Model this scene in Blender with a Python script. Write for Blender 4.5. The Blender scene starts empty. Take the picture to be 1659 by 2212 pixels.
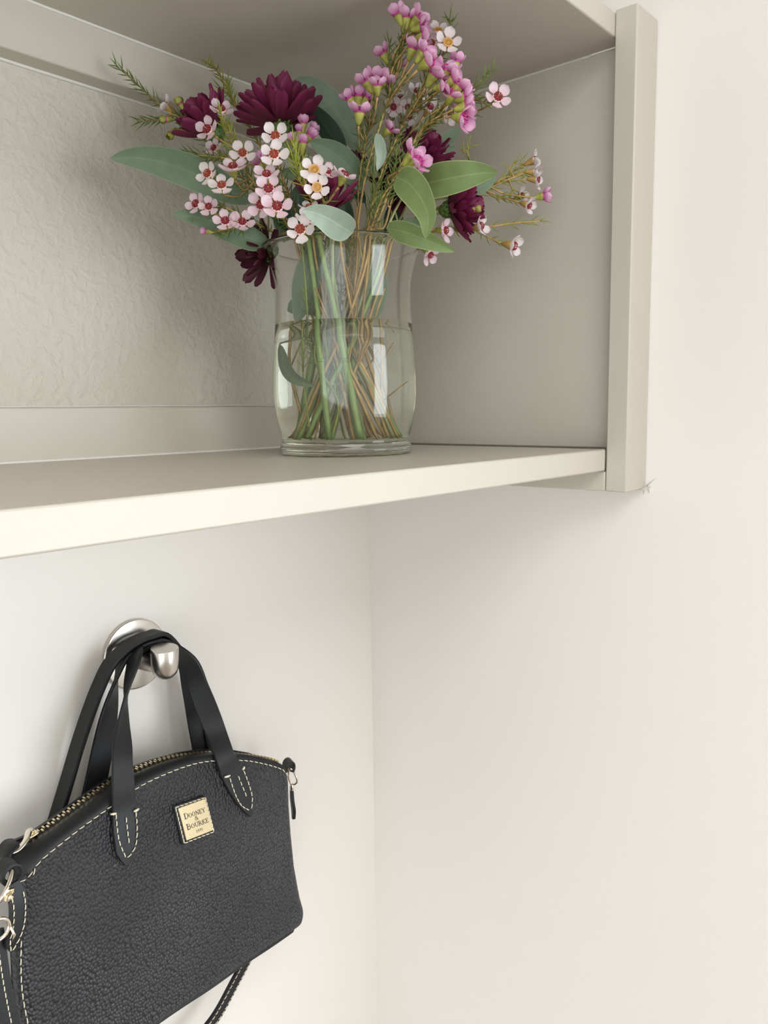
import bpy, math, random
from mathutils import Vector, Matrix, noise
from math import sin, cos, pi, sqrt, radians

random.seed(7)
SC = bpy.context.scene
COL = SC.collection
V3 = Vector

# ---------------------------------------------------------------- camera
YAW, PITCH, ROLL, FPX = 0.7093, -0.125, -0.0132, 1745.4
CAM = V3((-0.6922, -0.6165, 0.0353))
FWD = V3((cos(YAW) * cos(PITCH), sin(YAW) * cos(PITCH), sin(PITCH)))
_r = V3((sin(YAW), -cos(YAW), 0))
_u = _r.cross(FWD)
RGT = _r * cos(ROLL) + _u * sin(ROLL)
UPV = _u * cos(ROLL) - _r * sin(ROLL)
cd = bpy.data.cameras.new('camera')
cam = bpy.data.objects.new('camera', cd)
COL.objects.link(cam)
cam.matrix_world = Matrix((
    (RGT.x, UPV.x, -FWD.x, CAM.x),
    (RGT.y, UPV.y, -FWD.y, CAM.y),
    (RGT.z, UPV.z, -FWD.z, CAM.z),
    (0, 0, 0, 1)))
cd.sensor_fit = 'HORIZONTAL'
cd.sensor_width = 36
cd.lens = 36 * FPX / 1659
cd.clip_start = 0.02
cd.clip_end = 60
SC.camera = cam

# ---------------------------------------------------------------- daylight and exposure
SC.view_settings.view_transform = 'Standard'
SC.view_settings.look = 'None'
SC.view_settings.gamma = 1
SC.view_settings.use_curve_mapping = False
SC.view_settings.exposure = -0.68
w = bpy.data.worlds.new('sky')
SC.world = w
w.use_nodes = True
bg = w.node_tree.nodes['Background']
bg.inputs[0].default_value = (0.80, 0.90, 1.0, 1)
bg.inputs[1].default_value = 3.0


def area(name, loc, aim, sx, sy, power, color):
    l = bpy.data.lights.new(name, 'AREA')
    l.shape = 'RECTANGLE'
    l.size, l.size_y = sx, sy
    l.energy = power
    l.color = color
    o = bpy.data.objects.new(name, l)
    COL.objects.link(o)
    o.location = loc
    o.rotation_euler = (V3(aim) - V3(loc)).to_track_quat('-Z', 'Y').to_euler()
    return o


# daylight entering by the window opposite the shelf and by the one on the left
area('window_daylight', (0.80, -2.72, -0.30), (0.80, 0, -0.30), 1.9, 1.7, 77, (0.90, 0.95, 1.0))
area('side_daylight', (-2.52, -1.6, -0.20), (0, -1.5, -0.0), 2.2, 2.2, 22, (1.0, 0.99, 0.975))
# added overhead fill that lifts the upper right wall; no such fixture is seen
area('ceiling_fill', (-1.25, -1.75, 1.03), (-1.25, -1.75, 0), 1.3, 1.3, 42, (1.0, 0.985, 0.965))

SC.cycles.max_bounces = 24
SC.cycles.diffuse_bounces = 6
SC.cycles.glossy_bounces = 24
SC.cycles.transmission_bounces = 24
SC.cycles.transparent_max_bounces = 12
SC.cycles.sample_clamp_indirect = 6.0
SC.cycles.blur_glossy = 0.3


# ---------------------------------------------------------------- pixel of the photograph + distance -> point in the room
def ray(x, y):
    return FWD + RGT * ((x - 829.5) / FPX) - UPV * ((y - 1106) / FPX)


def ony(x, y, Y):
    d = ray(x, y)
    return CAM + d * ((Y - CAM.y) / d.y)


D0 = 0.673                                     # distance of the vase's axis
VC = V3((-0.2014, -0.1546, 0))


def at(x, y, dd=0.0):
    d = ray(x, y)
    t = D0 + dd
    for _ in range(60):
        p = CAM + d * t
        if p.y < -0.034 and p.x < -0.042 and p.z < 0.318:
            break
        t -= 0.006
    return p


def vdir(a, b, c):                             # right, up, towards the viewer
    return (RGT * a + UPV * b - FWD * c).normalized()


# ---------------------------------------------------------------- materials
def nodes(name):
    m = bpy.data.materials.new(name)
    m.use_nodes = True
    nt = m.node_tree
    return m, nt, nt.nodes['Principled BSDF'], nt.nodes['Material Output']


def ramp(nt, a, b, p0=0.0, p1=1.0):
    r = nt.nodes.new('ShaderNodeValToRGB')
    r.color_ramp.elements[0].color = (*a, 1)
    r.color_ramp.elements[0].position = p0
    r.color_ramp.elements[1].color = (*b, 1)
    r.color_ramp.elements[1].position = p1
    return r


def plain(name, col, rough=0.5, metal=0.0, spec=0.5, var=0.0, scale=40, bump=0.0, bscale=300, bdist=0.001):
    m, nt, b, out = nodes(name)
    b.inputs['Roughness'].default_value = rough
    b.inputs['Metallic'].default_value = metal
    b.inputs['Specular IOR Level'].default_value = spec
    b.inputs['Base Color'].default_value = (*col, 1)
    tc = nt.nodes.new('ShaderNodeTexCoord')
    if var:
        n = nt.nodes.new('ShaderNodeTexNoise')
        n.inputs['Scale'].default_value = scale
        n.inputs['Detail'].default_value = 4
        nt.links.new(tc.outputs['Object'], n.inputs['Vector'])
        r = ramp(nt, [c * (1 - var) for c in col], [min(1, c * (1 + var)) for c in col], 0.3, 0.7)
        nt.links.new(n.outputs['Fac'], r.inputs[0])
        nt.links.new(r.outputs[0], b.inputs['Base Color'])
    if bump:
        n = nt.nodes.new('ShaderNodeTexNoise')
        n.inputs['Scale'].default_value = bscale
        n.inputs['Detail'].default_value = 3
        nt.links.new(tc.outputs['Object'], n.inputs['Vector'])
        bp = nt.nodes.new('ShaderNodeBump')
        bp.inputs['Strength'].default_value = bump
        bp.inputs['Distance'].default_value = bdist
        nt.links.new(n.outputs['Fac'], bp.inputs['Height'])
        nt.links.new(bp.outputs[0], b.inputs['Normal'])
    return m


def wall_material(niche):
    """off-white wall paint; the back wall has knockdown relief and the shelf's greige paint inside the niche"""
    m, nt, b, out = nodes('niche_wall_paint' if niche else 'wall_paint')
    b.inputs['Roughness'].default_value = 0.5
    b.inputs['Base Color'].default_value = (*WALL, 1)
    tc = nt.nodes.new('ShaderNodeTexCoord')
    n1 = nt.nodes.new('ShaderNodeTexNoise')
    n1.inputs['Scale'].default_value = 120
    n1.inputs['Detail'].default_value = 3
    n1.inputs['Distortion'].default_value = 0.4
    nt.links.new(tc.outputs['Object'], n1.inputs['Vector'])
    r = ramp(nt, (0, 0, 0), (1, 1, 1), 0.42, 0.66)
    nt.links.new(n1.outputs['Fac'], r.inputs[0])
    bp = nt.nodes.new('ShaderNodeBump')
    bp.inputs['Distance'].default_value = 0.0010
    bp.inputs['Strength'].default_value = 0.04
    nt.links.new(r.outputs[0], bp.inputs['Height'])
    nt.links.new(bp.outputs[0], b.inputs['Normal'])
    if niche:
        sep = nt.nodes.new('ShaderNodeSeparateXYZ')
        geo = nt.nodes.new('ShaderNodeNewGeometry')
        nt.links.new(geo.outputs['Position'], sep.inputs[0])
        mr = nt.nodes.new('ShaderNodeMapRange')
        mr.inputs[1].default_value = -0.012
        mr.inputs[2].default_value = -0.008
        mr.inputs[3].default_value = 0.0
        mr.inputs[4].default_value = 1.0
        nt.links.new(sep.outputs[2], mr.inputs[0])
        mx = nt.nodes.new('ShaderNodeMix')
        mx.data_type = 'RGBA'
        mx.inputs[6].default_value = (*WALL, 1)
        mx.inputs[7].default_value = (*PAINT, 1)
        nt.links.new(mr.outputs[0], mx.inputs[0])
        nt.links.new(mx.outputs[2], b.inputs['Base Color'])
        m2 = nt.nodes.new('ShaderNodeMath'); m2.operation = 'MULTIPLY_ADD'
        m2.inputs[1].default_value = 0.42
        m2.inputs[2].default_value = 0.03
        nt.links.new(mr.outputs[0], m2.inputs[0])
        nt.links.new(m2.outputs[0], bp.inputs['Strength'])
    return m


def thin(name, col, trans=0.35, rough=0.5, var=0.12, scale=160, col2=None):
    """petal / leaf tissue: part of the light passes through"""
    m, nt, b, out = nodes(name)
    b.inputs['Roughness'].default_value = rough
    tc = nt.nodes.new('ShaderNodeTexCoord')
    n = nt.nodes.new('ShaderNodeTexNoise')
    n.inputs['Scale'].default_value = scale
    n.inputs['Detail'].default_value = 3
    nt.links.new(tc.outputs['Object'], n.inputs['Vector'])
    c2 = col2 or [min(1, c * (1 + var)) for c in col]
    r = ramp(nt, [c * (1 - var) for c in col], c2, 0.3, 0.7)
    nt.links.new(n.outputs['Fac'], r.inputs[0])
    nt.links.new(r.outputs[0], b.inputs['Base Color'])
    tr = nt.nodes.new('ShaderNodeBsdfTranslucent')
    nt.links.new(r.outputs[0], tr.inputs[0])
    mx = nt.nodes.new('ShaderNodeMixShader')
    mx.inputs[0].default_value = trans
    nt.links.new(b.outputs[0], mx.inputs[1])
    nt.links.new(tr.outputs[0], mx.inputs[2])
    nt.links.new(mx.outputs[0], out.inputs[0])
    return m


def uv_tissue(name, base, edge, rib=None, trans=0.25, rough=0.5):
    """leaf or petal coloured across its UV: x across (0.5 = midrib), y from base to tip"""
    m, nt, b, out = nodes(name)
    b.inputs['Roughness'].default_value = rough
    uv = nt.nodes.new('ShaderNodeUVMap')
    sep = nt.nodes.new('ShaderNodeSeparateXYZ')
    nt.links.new(uv.outputs[0], sep.inputs[0])
    a = nt.nodes.new('ShaderNodeMath'); a.operation = 'SUBTRACT'; a.inputs[1].default_value = 0.5
    nt.links.new(sep.outputs[0], a.inputs[0])
    ab = nt.nodes.new('ShaderNodeMath'); ab.operation = 'ABSOLUTE'
    nt.links.new(a.outputs[0], ab.inputs[0])
    cr = nt.nodes.new('ShaderNodeValToRGB')
    e = cr.color_ramp.elements
    e[0].position = 0.0; e[0].color = (*(rib or base), 1)
    e[1].position = 0.5; e[1].color = (*edge, 1)
    for p, c in ((0.012, rib or base), (0.035, base), (0.462, base), (0.485, edge)):
        q = e.new(p); q.color = (*c, 1)
    nt.links.new(ab.outputs[0], cr.inputs[0])
    tc = nt.nodes.new('ShaderNodeTexCoord')
    n = nt.nodes.new('ShaderNodeTexNoise')
    n.inputs['Scale'].default_value = 90
    nt.links.new(tc.outputs['Object'], n.inputs['Vector'])
    mxc = nt.nodes.new('ShaderNodeMix'); mxc.data_type = 'RGBA'; mxc.blend_type = 'MULTIPLY'
    mxc.inputs[0].default_value = 0.35
    nt.links.new(cr.outputs[0], mxc.inputs[6])
    r2 = ramp(nt, (0.72, 0.72, 0.72), (1.15, 1.15, 1.15), 0.3, 0.7)
    nt.links.new(n.outputs['Fac'], r2.inputs[0])
    nt.links.new(r2.outputs[0], mxc.inputs[7])
    nt.links.new(mxc.outputs[2], b.inputs['Base Color'])
    tr = nt.nodes.new('ShaderNodeBsdfTranslucent')
    nt.links.new(mxc.outputs[2], tr.inputs[0])
    mx = nt.nodes.new('ShaderNodeMixShader')
    mx.inputs[0].default_value = trans
    nt.links.new(b.outputs[0], mx.inputs[1])
    nt.links.new(tr.outputs[0], mx.inputs[2])
    nt.links.new(mx.outputs[0], out.inputs[0])
    return m


def petal_tissue(name, base, tip, trans=0.3):
    m, nt, b, out = nodes(name)
    b.inputs['Roughness'].default_value = 0.55
    uv = nt.nodes.new('ShaderNodeUVMap')
    sep = nt.nodes.new('ShaderNodeSeparateXYZ')
    nt.links.new(uv.outputs[0], sep.inputs[0])
    r = ramp(nt, base, tip, 0.1, 0.75)
    nt.links.new(sep.outputs[1], r.inputs[0])
    nt.links.new(r.outputs[0], b.inputs['Base Color'])
    tr = nt.nodes.new('ShaderNodeBsdfTranslucent')
    nt.links.new(r.outputs[0], tr.inputs[0])
    mx = nt.nodes.new('ShaderNodeMixShader')
    mx.inputs[0].default_value = trans
    nt.links.new(b.outputs[0], mx.inputs[1])
    nt.links.new(tr.outputs[0], mx.inputs[2])
    nt.links.new(mx.outputs[0], out.inputs[0])
    return m


def eye_tissue(name, mid, body, edge):
    """flower centre coloured by its distance from the axis (UV x)"""
    m, nt, b, out = nodes(name)
    b.inputs['Roughness'].default_value = 0.4
    uv = nt.nodes.new('ShaderNodeUVMap')
    sep = nt.nodes.new('ShaderNodeSeparateXYZ')
    nt.links.new(uv.outputs[0], sep.inputs[0])
    r = ramp(nt, mid, edge, 0.0, 1.0)
    for p, c in ((0.22, body), (0.74, body), (0.90, edge)):
        e = r.color_ramp.elements.new(p)
        e.color = (*c, 1)
    nt.links.new(sep.outputs[0], r.inputs[0])
    nt.links.new(r.outputs[0], b.inputs['Base Color'])
    return m


def glass(name, col, ior):
    m, nt, b, out = nodes(name)
    nt.nodes.remove(b)
    g = nt.nodes.new('ShaderNodeBsdfGlass')
    g.inputs['Color'].default_value = (*col, 1)
    g.inputs['Roughness'].default_value = 0.0
    g.inputs['IOR'].default_value = ior
    nt.links.new(g.outputs[0], out.inputs[0])
    return m


def pebbled(name, col, grain, strength, rough=0.42):
    m, nt, b, out = nodes(name)
    b.inputs['Base Color'].default_value = (*col, 1)
    b.inputs['Roughness'].default_value = rough
    b.inputs['Specular IOR Level'].default_value = 0.55
    tc = nt.nodes.new('ShaderNodeTexCoord')
    nz = nt.nodes.new('ShaderNodeTexNoise')
    nz.inputs['Scale'].default_value = 60
    nz.inputs['Detail'].default_value = 2
    nt.links.new(tc.outputs['Object'], nz.inputs['Vector'])
    ms = nt.nodes.new('ShaderNodeVectorMath'); ms.operation = 'MULTIPLY_ADD'
    ms.inputs[1].default_value = (0.0022, 0.0022, 0.0022)
    nt.links.new(nz.outputs['Color'], ms.inputs[0])
    nt.links.new(tc.outputs['Object'], ms.inputs[2])
    vo = nt.nodes.new('ShaderNodeTexVoronoi')
    vo.feature = 'F1'
    vo.inputs['Randomness'].default_value = 0.82
    vo.inputs['Scale'].default_value = grain
    vo.voronoi_dimensions = '2D'
    sx = nt.nodes.new('ShaderNodeSeparateXYZ')
    cx = nt.nodes.new('ShaderNodeCombineXYZ')
    nt.links.new(ms.outputs[0], sx.inputs[0])
    zz = nt.nodes.new('ShaderNodeMath'); zz.operation = 'MULTIPLY'; zz.inputs[1].default_value = 0.80
    nt.links.new(sx.outputs[0], cx.inputs[0])
    nt.links.new(sx.outputs[2], zz.inputs[0])
    nt.links.new(zz.outputs[0], cx.inputs[1])
    nt.links.new(cx.outputs[0], vo.inputs['Vector'])
    h = nt.nodes.new('ShaderNodeMapRange')
    h.interpolation_type = 'LINEAR'
    h.inputs[1].default_value = 0.0
    h.inputs[2].default_value = 0.80
    h.inputs[3].default_value = 1.0
    h.inputs[4].default_value = 0.0
    nt.links.new(vo.outputs['Distance'], h.inputs[0])
    # the grain is pressed flatter in places
    fl = nt.nodes.new('ShaderNodeTexNoise')
    fl.inputs['Scale'].default_value = 14
    nt.links.new(tc.outputs['Object'], fl.inputs['Vector'])
    fr = nt.nodes.new('ShaderNodeMapRange')
    fr.inputs[1].default_value = 0.35; fr.inputs[2].default_value = 0.65
    fr.inputs[3].default_value = strength * 0.75; fr.inputs[4].default_value = strength
    nt.links.new(fl.outputs['Fac'], fr.inputs[0])
    bp = nt.nodes.new('ShaderNodeBump')
    bp.inputs['Distance'].default_value = 0.0014
    nt.links.new(fr.outputs[0], bp.inputs['Strength'])
    nt.links.new(h.outputs[0], bp.inputs['Height'])
    nt.links.new(bp.outputs[0], b.inputs['Normal'])
    r = ramp(nt, [c * 0.25 for c in col], col, 0.12, 0.5)
    nt.links.new(h.outputs[0], r.inputs[0])
    nt.links.new(r.outputs[0], b.inputs['Base Color'])
    return m


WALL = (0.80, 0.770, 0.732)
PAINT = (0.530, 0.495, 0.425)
M = dict(
    wall=wall_material(False),
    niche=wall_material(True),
    paint=plain('satin_shelf_paint', PAINT, 0.38, bump=0.06, bscale=500, bdist=0.0006),
    caulk=plain('caulk', (0.70, 0.68, 0.63), 0.5),
    floor=plain('pale_oak_floor', (0.27, 0.225, 0.175), 0.45, var=0.3, scale=8),
    ceiling=plain('ceiling_paint', (0.86, 0.85, 0.82), 0.7),
    frame=plain('white_window_frame', (0.85, 0.85, 0.84), 0.35),
    scuff=plain('torn_paint', (0.60, 0.57, 0.51), 0.7),
    glass=glass('clear_glass', (0.985, 0.99, 0.975), 1.45),
    water=glass('water', (0.985, 0.99, 0.965), 1.33),
    nickel=plain('brushed_nickel', (0.62, 0.585, 0.54), 0.27, 1.0, bump=0.05, bscale=900, bdist=0.0003),
    gold=plain('polished_pale_gold', (0.93, 0.80, 0.55), 0.12, 1.0),
    goldtooth=plain('zip_gold', (0.82, 0.70, 0.46), 0.3, 1.0),
    silver=plain('polished_light_gold', (0.86, 0.79, 0.70), 0.1, 1.0),
    leather=pebbled('pebbled_black_leather', (0.021, 0.023, 0.029), 430, 0.85, 0.38),
    smooth=plain('smooth_black_leather', (0.013, 0.0135, 0.015), 0.46, spec=0.32, bump=0.25, bscale=420, bdist=0.0005),
    edge=plain('black_edge_paint', (0.011, 0.011, 0.012), 0.5, spec=0.3, bump=0.2, bscale=500, bdist=0.0005),
    tape=plain('black_zip_tape', (0.010, 0.010, 0.011), 0.8, bump=0.3, bscale=900, bdist=0.0003),
    thread=plain('cream_thread', (0.74, 0.68, 0.52), 0.7),
    ink=plain('dark_engraving', (0.06, 0.045, 0.03), 0.5),
    wax_white=petal_tissue('waxflower_blush', (0.80, 0.52, 0.59), (0.83, 0.68, 0.755)),
    wax_pale=petal_tissue('waxflower_white', (0.84, 0.70, 0.72), (0.86, 0.80, 0.81)),
    wax_pink=petal_tissue('waxflower_mauve', (0.62, 0.14, 0.42), (0.82, 0.49, 0.69)),
    cup=plain('waxflower_cup', (0.33, 0.33, 0.065), 0.5, var=0.3, scale=200),
    cupred=plain('waxflower_cup_rusty', (0.42, 0.26, 0.08), 0.5, var=0.3, scale=200),
    redeye=eye_tissue('waxflower_red_eye', (0.55, 0.20, 0.12), (0.27, 0.018, 0.025), (0.80, 0.62, 0.64)),
    rusteye=eye_tissue('waxflower_rusty_eye', (0.55, 0.22, 0.06), (0.36, 0.055, 0.025), (0.82, 0.66, 0.62)),
    orangeeye=eye_tissue('waxflower_amber_eye', (0.50, 0.30, 0.06), (0.42, 0.20, 0.03), (0.60, 0.36, 0.16)),
    pinkeye=plain('waxflower_magenta_eye', (0.50, 0.05, 0.25), 0.45, var=0.3, scale=700),
    rim=plain('waxflower_eye_rim', (0.80, 0.60, 0.62), 0.5),
    twig=plain('straw_brown_twig', (0.42, 0.27, 0.10), 0.6, var=0.35, scale=90),
    twiggreen=plain('green_twig', (0.24, 0.30, 0.06), 0.6, var=0.3, scale=90),
    needle=thin('needle_green', (0.15, 0.22, 0.045), 0.2),
    needlelime=thin('needle_lime', (0.34, 0.40, 0.04), 0.25),
    mum=petal_tissue('burgundy_petal', (0.095, 0.005, 0.026), (0.20, 0.016, 0.072), 0.22),
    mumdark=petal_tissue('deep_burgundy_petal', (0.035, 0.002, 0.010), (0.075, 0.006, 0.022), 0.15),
    mumstem=plain('chrysanthemum_stem', (0.22, 0.33, 0.10), 0.5, var=0.2, scale=60),
    sepal=plain('chrysanthemum_calyx', (0.09, 0.16, 0.035), 0.55, var=0.4, scale=250),
    leafgreen=uv_tissue('eucalyptus_mid_green', (0.205, 0.285, 0.105), (0.40, 0.48, 0.22), (0.27, 0.35, 0.15)),
    leafblue=uv_tissue('eucalyptus_grey_green', (0.175, 0.255, 0.155), (0.26, 0.34, 0.21), (0.21, 0.29, 0.18)),
    leafgrey=uv_tissue('eucalyptus_silver_green', (0.24, 0.32, 0.235), (0.30, 0.38, 0.27), (0.28, 0.36, 0.26)),
    leafpale=uv_tissue('eucalyptus_pale', (0.36, 0.46, 0.37), (0.50, 0.58, 0.46), (0.48, 0.56, 0.46)),
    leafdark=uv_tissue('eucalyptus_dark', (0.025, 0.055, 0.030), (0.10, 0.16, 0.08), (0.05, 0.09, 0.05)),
    eucstem=plain('eucalyptus_stem', (0.26, 0.27, 0.12), 0.55, var=0.3, scale=60),
)


# ---------------------------------------------------------------- mesh helpers
class MB:
    def __init__(s):
        s.v, s.f, s.uv = [], [], []

    def add(s, vs, fs, uvs=None):
        o = len(s.v)
        s.v += [V3(p) for p in vs]
        s.f += [tuple(i + o for i in f) for f in fs]
        s.uv += list(uvs) if uvs else [(0.5, 0.5)] * len(vs)
        return s

    def box(s, x0, x1, y0, y1, z0, z1):
        return s.add([(x, y, z) for x in (x0, x1) for y in (y0, y1) for z in (z0, z1)],
                     [(0, 1, 3, 2), (4, 6, 7, 5), (0, 4, 5, 1), (2, 3, 7, 6), (0, 2, 6, 4), (1, 5, 7, 3)])

    def obox(s, c, ax, ay, az):                 # oriented box: half axes
        c = V3(c)
        return s.add([c + ax * i + ay * j + az * k for i in (-1, 1) for j in (-1, 1) for k in (-1, 1)],
                     [(0, 1, 3, 2), (4, 6, 7, 5), (0, 4, 5, 1), (2, 3, 7, 6), (0, 2, 6, 4), (1, 5, 7, 3)])

    def tube(s, pts, rad, n=6, cap=True, twist=0.0):
        pts = [V3(p) for p in pts]
        if not hasattr(rad, '__len__'):
            rad = [rad] * len(pts)
        vs, uvs, fs = [], [], []
        ref = None
        for i, p in enumerate(pts):
            t = (pts[min(i + 1, len(pts) - 1)] - pts[max(i - 1, 0)])
            t = t.normalized() if t.length > 1e-9 else V3((0, 0, 1))
            if ref is None:
                ref = t.orthogonal().normalized()
            a = ref - t * ref.dot(t)
            a = a.normalized() if a.length > 1e-6 else t.orthogonal().normalized()
            ref = a
            b = t.cross(a)
            for k in range(n):
                q = 2 * pi * k / n + twist
                vs.append(p + (a * cos(q) + b * sin(q)) * rad[i])
                uvs.append((k / n, i / max(1, len(pts) - 1)))
        m = len(pts)
        for i in range(m - 1):
            for k in range(n):
                fs.append((i * n + k, i * n + (k + 1) % n, (i + 1) * n + (k + 1) % n, (i + 1) * n + k))
        if cap:
            fs.append(tuple(range(n - 1, -1, -1)))
            fs.append(tuple((m - 1) * n + k for k in range(n)))
        return s.add(vs, fs, uvs)

    def ring(s, pts, r, n=8):                   # closed tube
        pts = [V3(p) for p in pts]
        m = len(pts)
        vs, fs = [], []
        c = sum(pts, V3()) / m
        nrm = (pts[0] - c).cross(pts[m // 4] - c).normalized()
        for i, p in enumerate(pts):
            t = (pts[(i + 1) % m] - pts[i - 1]).normalized()
            a = t.cross(nrm).normalized()
            for k in range(n):
                q = 2 * pi * k / n
                vs.append(p + (a * cos(q) + nrm * sin(q)) * r)
        for i in range(m):
            for k in range(n):
                j = (i + 1) % m
                fs.append((i * n + k, i * n + (k + 1) % n, j * n + (k + 1) % n, j * n + k))
        return s.add(vs, fs)

    def lathe(s, prof, n=48, axis=None, origin=(0, 0, 0), xa=None, ya=None, closed=False):
        az = V3(axis).normalized() if axis is not None else V3((0, 0, 1))
        ax = V3(xa) if xa else az.orthogonal().normalized()
        ay = V3(ya) if ya else az.cross(ax)
        o = V3(origin)
        vs, fs, idx = [], [], []
        for r, z in prof:
            if r < 1e-7:
                idx.append([len(vs)] * n)
                vs.append(o + az * z)
            else:
                idx.append(list(range(len(vs), len(vs) + n)))
                for k in range(n):
                    q = 2 * pi * k / n
                    vs.append(o + az * z + (ax * cos(q) + ay * sin(q)) * r)
        m = len(prof)
        for i in range(m if closed else m - 1):
            A, B = idx[i], idx[(i + 1) % m]
            for k in range(n):
                q = [A[k], A[(k + 1) % n], B[(k + 1) % n], B[k]]
                q = list(dict.fromkeys(q))
                if len(q) > 2:
                    fs.append(tuple(q))
        return s.add(vs, fs)

    def strap(s, pts, wv, wid, th, seg=4):
        """flat leather band with softly rounded section; wv = width direction per point"""
        n = len(pts)
        vs, fs = [], []
        if not hasattr(wid, '__len__'):
            wid = [wid] * n
        ring = []
        e = 0.30
        for sx, sy in ((-1, -e), (-1, e), (-0.93, 1), (0, 1.08), (0.93, 1), (1, e), (1, -e), (0.93, -1), (0, -1.08), (-0.93, -1)):
            ring.append((sx, sy))
        k = len(ring)
        for i in range(n):
            t = (pts[min(i + 1, n - 1)] - pts[max(i - 1, 0)]).normalized()
            a = wv[i] - t * wv[i].dot(t)
            a.normalize()
            b = t.cross(a)
            for sx, sy in ring:
                vs.append(pts[i] + a * (sx * wid[i] / 2) + b * (sy * th / 2))
        for i in range(n - 1):
            for j in range(k):
                fs.append((i * k + j, i * k + (j + 1) % k, (i + 1) * k + (j + 1) % k, (i + 1) * k + j))
        fs.append(tuple(range(k - 1, -1, -1)))
        fs.append(tuple((n - 1) * k + j for j in range(k)))
        return s.add(vs, fs)

    def mesh(s, name, mat, smooth=True, off=V3()):
        me = bpy.data.meshes.new(name)
        me.from_pydata([tuple(p - off) for p in s.v], [], s.f)
        uvl = me.uv_layers.new(name='UVMap')
        for l in me.loops:
            uvl.data[l.index].uv = s.uv[l.vertex_index]
        me.materials.append(mat)
        if smooth:
            me.polygons.foreach_set('use_smooth', [True] * len(me.polygons))
        me.update()
        return me


def wloc(o):
    p = V3()
    while o is not None:
        p += o.location
        o = o.parent
    return p


def link(name, me, parent=None, loc=None):
    o = bpy.data.objects.new(name, me)
    COL.objects.link(o)
    if parent is not None:
        o.parent = parent
    if loc is not None:
        o.location = loc
    return o


def obj(name, mb, mat, parent=None, smooth=True, sharp=None, bevel=0.0, bseg=2, fix=True):
    """ONE mesh object; vertices are given in room coordinates"""
    me = mb.mesh(name, mat, smooth, wloc(parent) if parent is not None else V3())
    if fix:
        import bmesh
        bm = bmesh.new()
        bm.from_mesh(me)
        bmesh.ops.recalc_face_normals(bm, faces=bm.faces)
        bm.to_mesh(me)
        bm.free()
    if sharp is not None:
        me.set_sharp_from_angle(angle=radians(sharp))
    o = link(name, me, parent)
    if bevel:
        b = o.modifiers.new('soft_edges', 'BEVEL')
        b.width = bevel
        b.segments = bseg
        b.limit_method = 'ANGLE'
        b.angle_limit = radians(40)
        me.set_sharp_from_angle(angle=radians(50))
    return o


def tag(o, label=None, cat=None, group=None, kind=None):
    if label: o['label'] = label
    if cat: o['category'] = cat
    if group: o['group'] = group
    if kind: o['kind'] = kind
    return o


def thing(name, label, cat, loc=(0, 0, 0), group=None):
    o = bpy.data.objects.new(name, None)
    o.empty_display_size = 0.02
    COL.objects.link(o)
    o.location = loc
    return tag(o, label, cat, group)


def struct(name, mb, mat, parent=None, **k):
    o = obj(name, mb, mat, parent, smooth=False, **k)
    if parent is None:
        o['kind'] = 'structure'
    return o


def catmull(P, n=8, closed=False):
    P = [V3(p) for p in P]
    out = []
    m = len(P)
    for i in range(m if closed else m - 1):
        if closed:
            a, b, c, d = P[i - 1], P[i], P[(i + 1) % m], P[(i + 2) % m]
        else:
            a = P[i - 1] if i else P[0] * 2 - P[1]
            b, c = P[i], P[i + 1]
            d = P[i + 2] if i + 2 < m else P[-1] * 2 - P[-2]
        for k in range(n):
            t = k / n
            out.append(0.5 * ((2 * b) + (c - a) * t + (2 * a - 5 * b + 4 * c - d) * t * t + (3 * b - a - 3 * c + d) * t ** 3))
    if not closed:
        out.append(P[-1])
    return out


def lerp(a, b, t):
    return a + (b - a) * t


def interp(xs, ys, x):
    if x <= xs[0]: return ys[0]
    for i in range(len(xs) - 1):
        if x <= xs[i + 1]:
            return lerp(ys[i], ys[i + 1], (x - xs[i]) / max(1e-9, xs[i + 1] - xs[i]))
    return ys[-1]


def resample(P, step):
    L = [0.0]
    for i in range(1, len(P)):
        L.append(L[-1] + (P[i] - P[i - 1]).length)
    n = max(2, int(round(L[-1] / step)))
    out, j = [], 0
    for k in range(n + 1):
        s = L[-1] * k / n
        while j < len(P) - 2 and L[j + 1] < s:
            j += 1
        out.append(P[j].lerp(P[j + 1], (s - L[j]) / max(1e-9, L[j + 1] - L[j])))
    return out


# ================================================================ room
ZF, ZC = -1.55, 1.05
struct('floor', MB().box(-2.7, 2.0, -2.9, 0.1, ZF - 0.1, ZF), M['floor'])
struct('ceiling', MB().box(-2.7, 2.0, -2.9, 0.1, ZC, ZC + 0.1), M['ceiling'])
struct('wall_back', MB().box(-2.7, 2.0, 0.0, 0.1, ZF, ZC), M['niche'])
struct('wall_right', MB().box(0.0, 0.12, -0.69, 0.0, ZF, ZC), M['wall'])
struct('wall_far_right', MB().box(1.9, 2.0, -2.9, 0.0, ZF, ZC), M['wall'])
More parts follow.
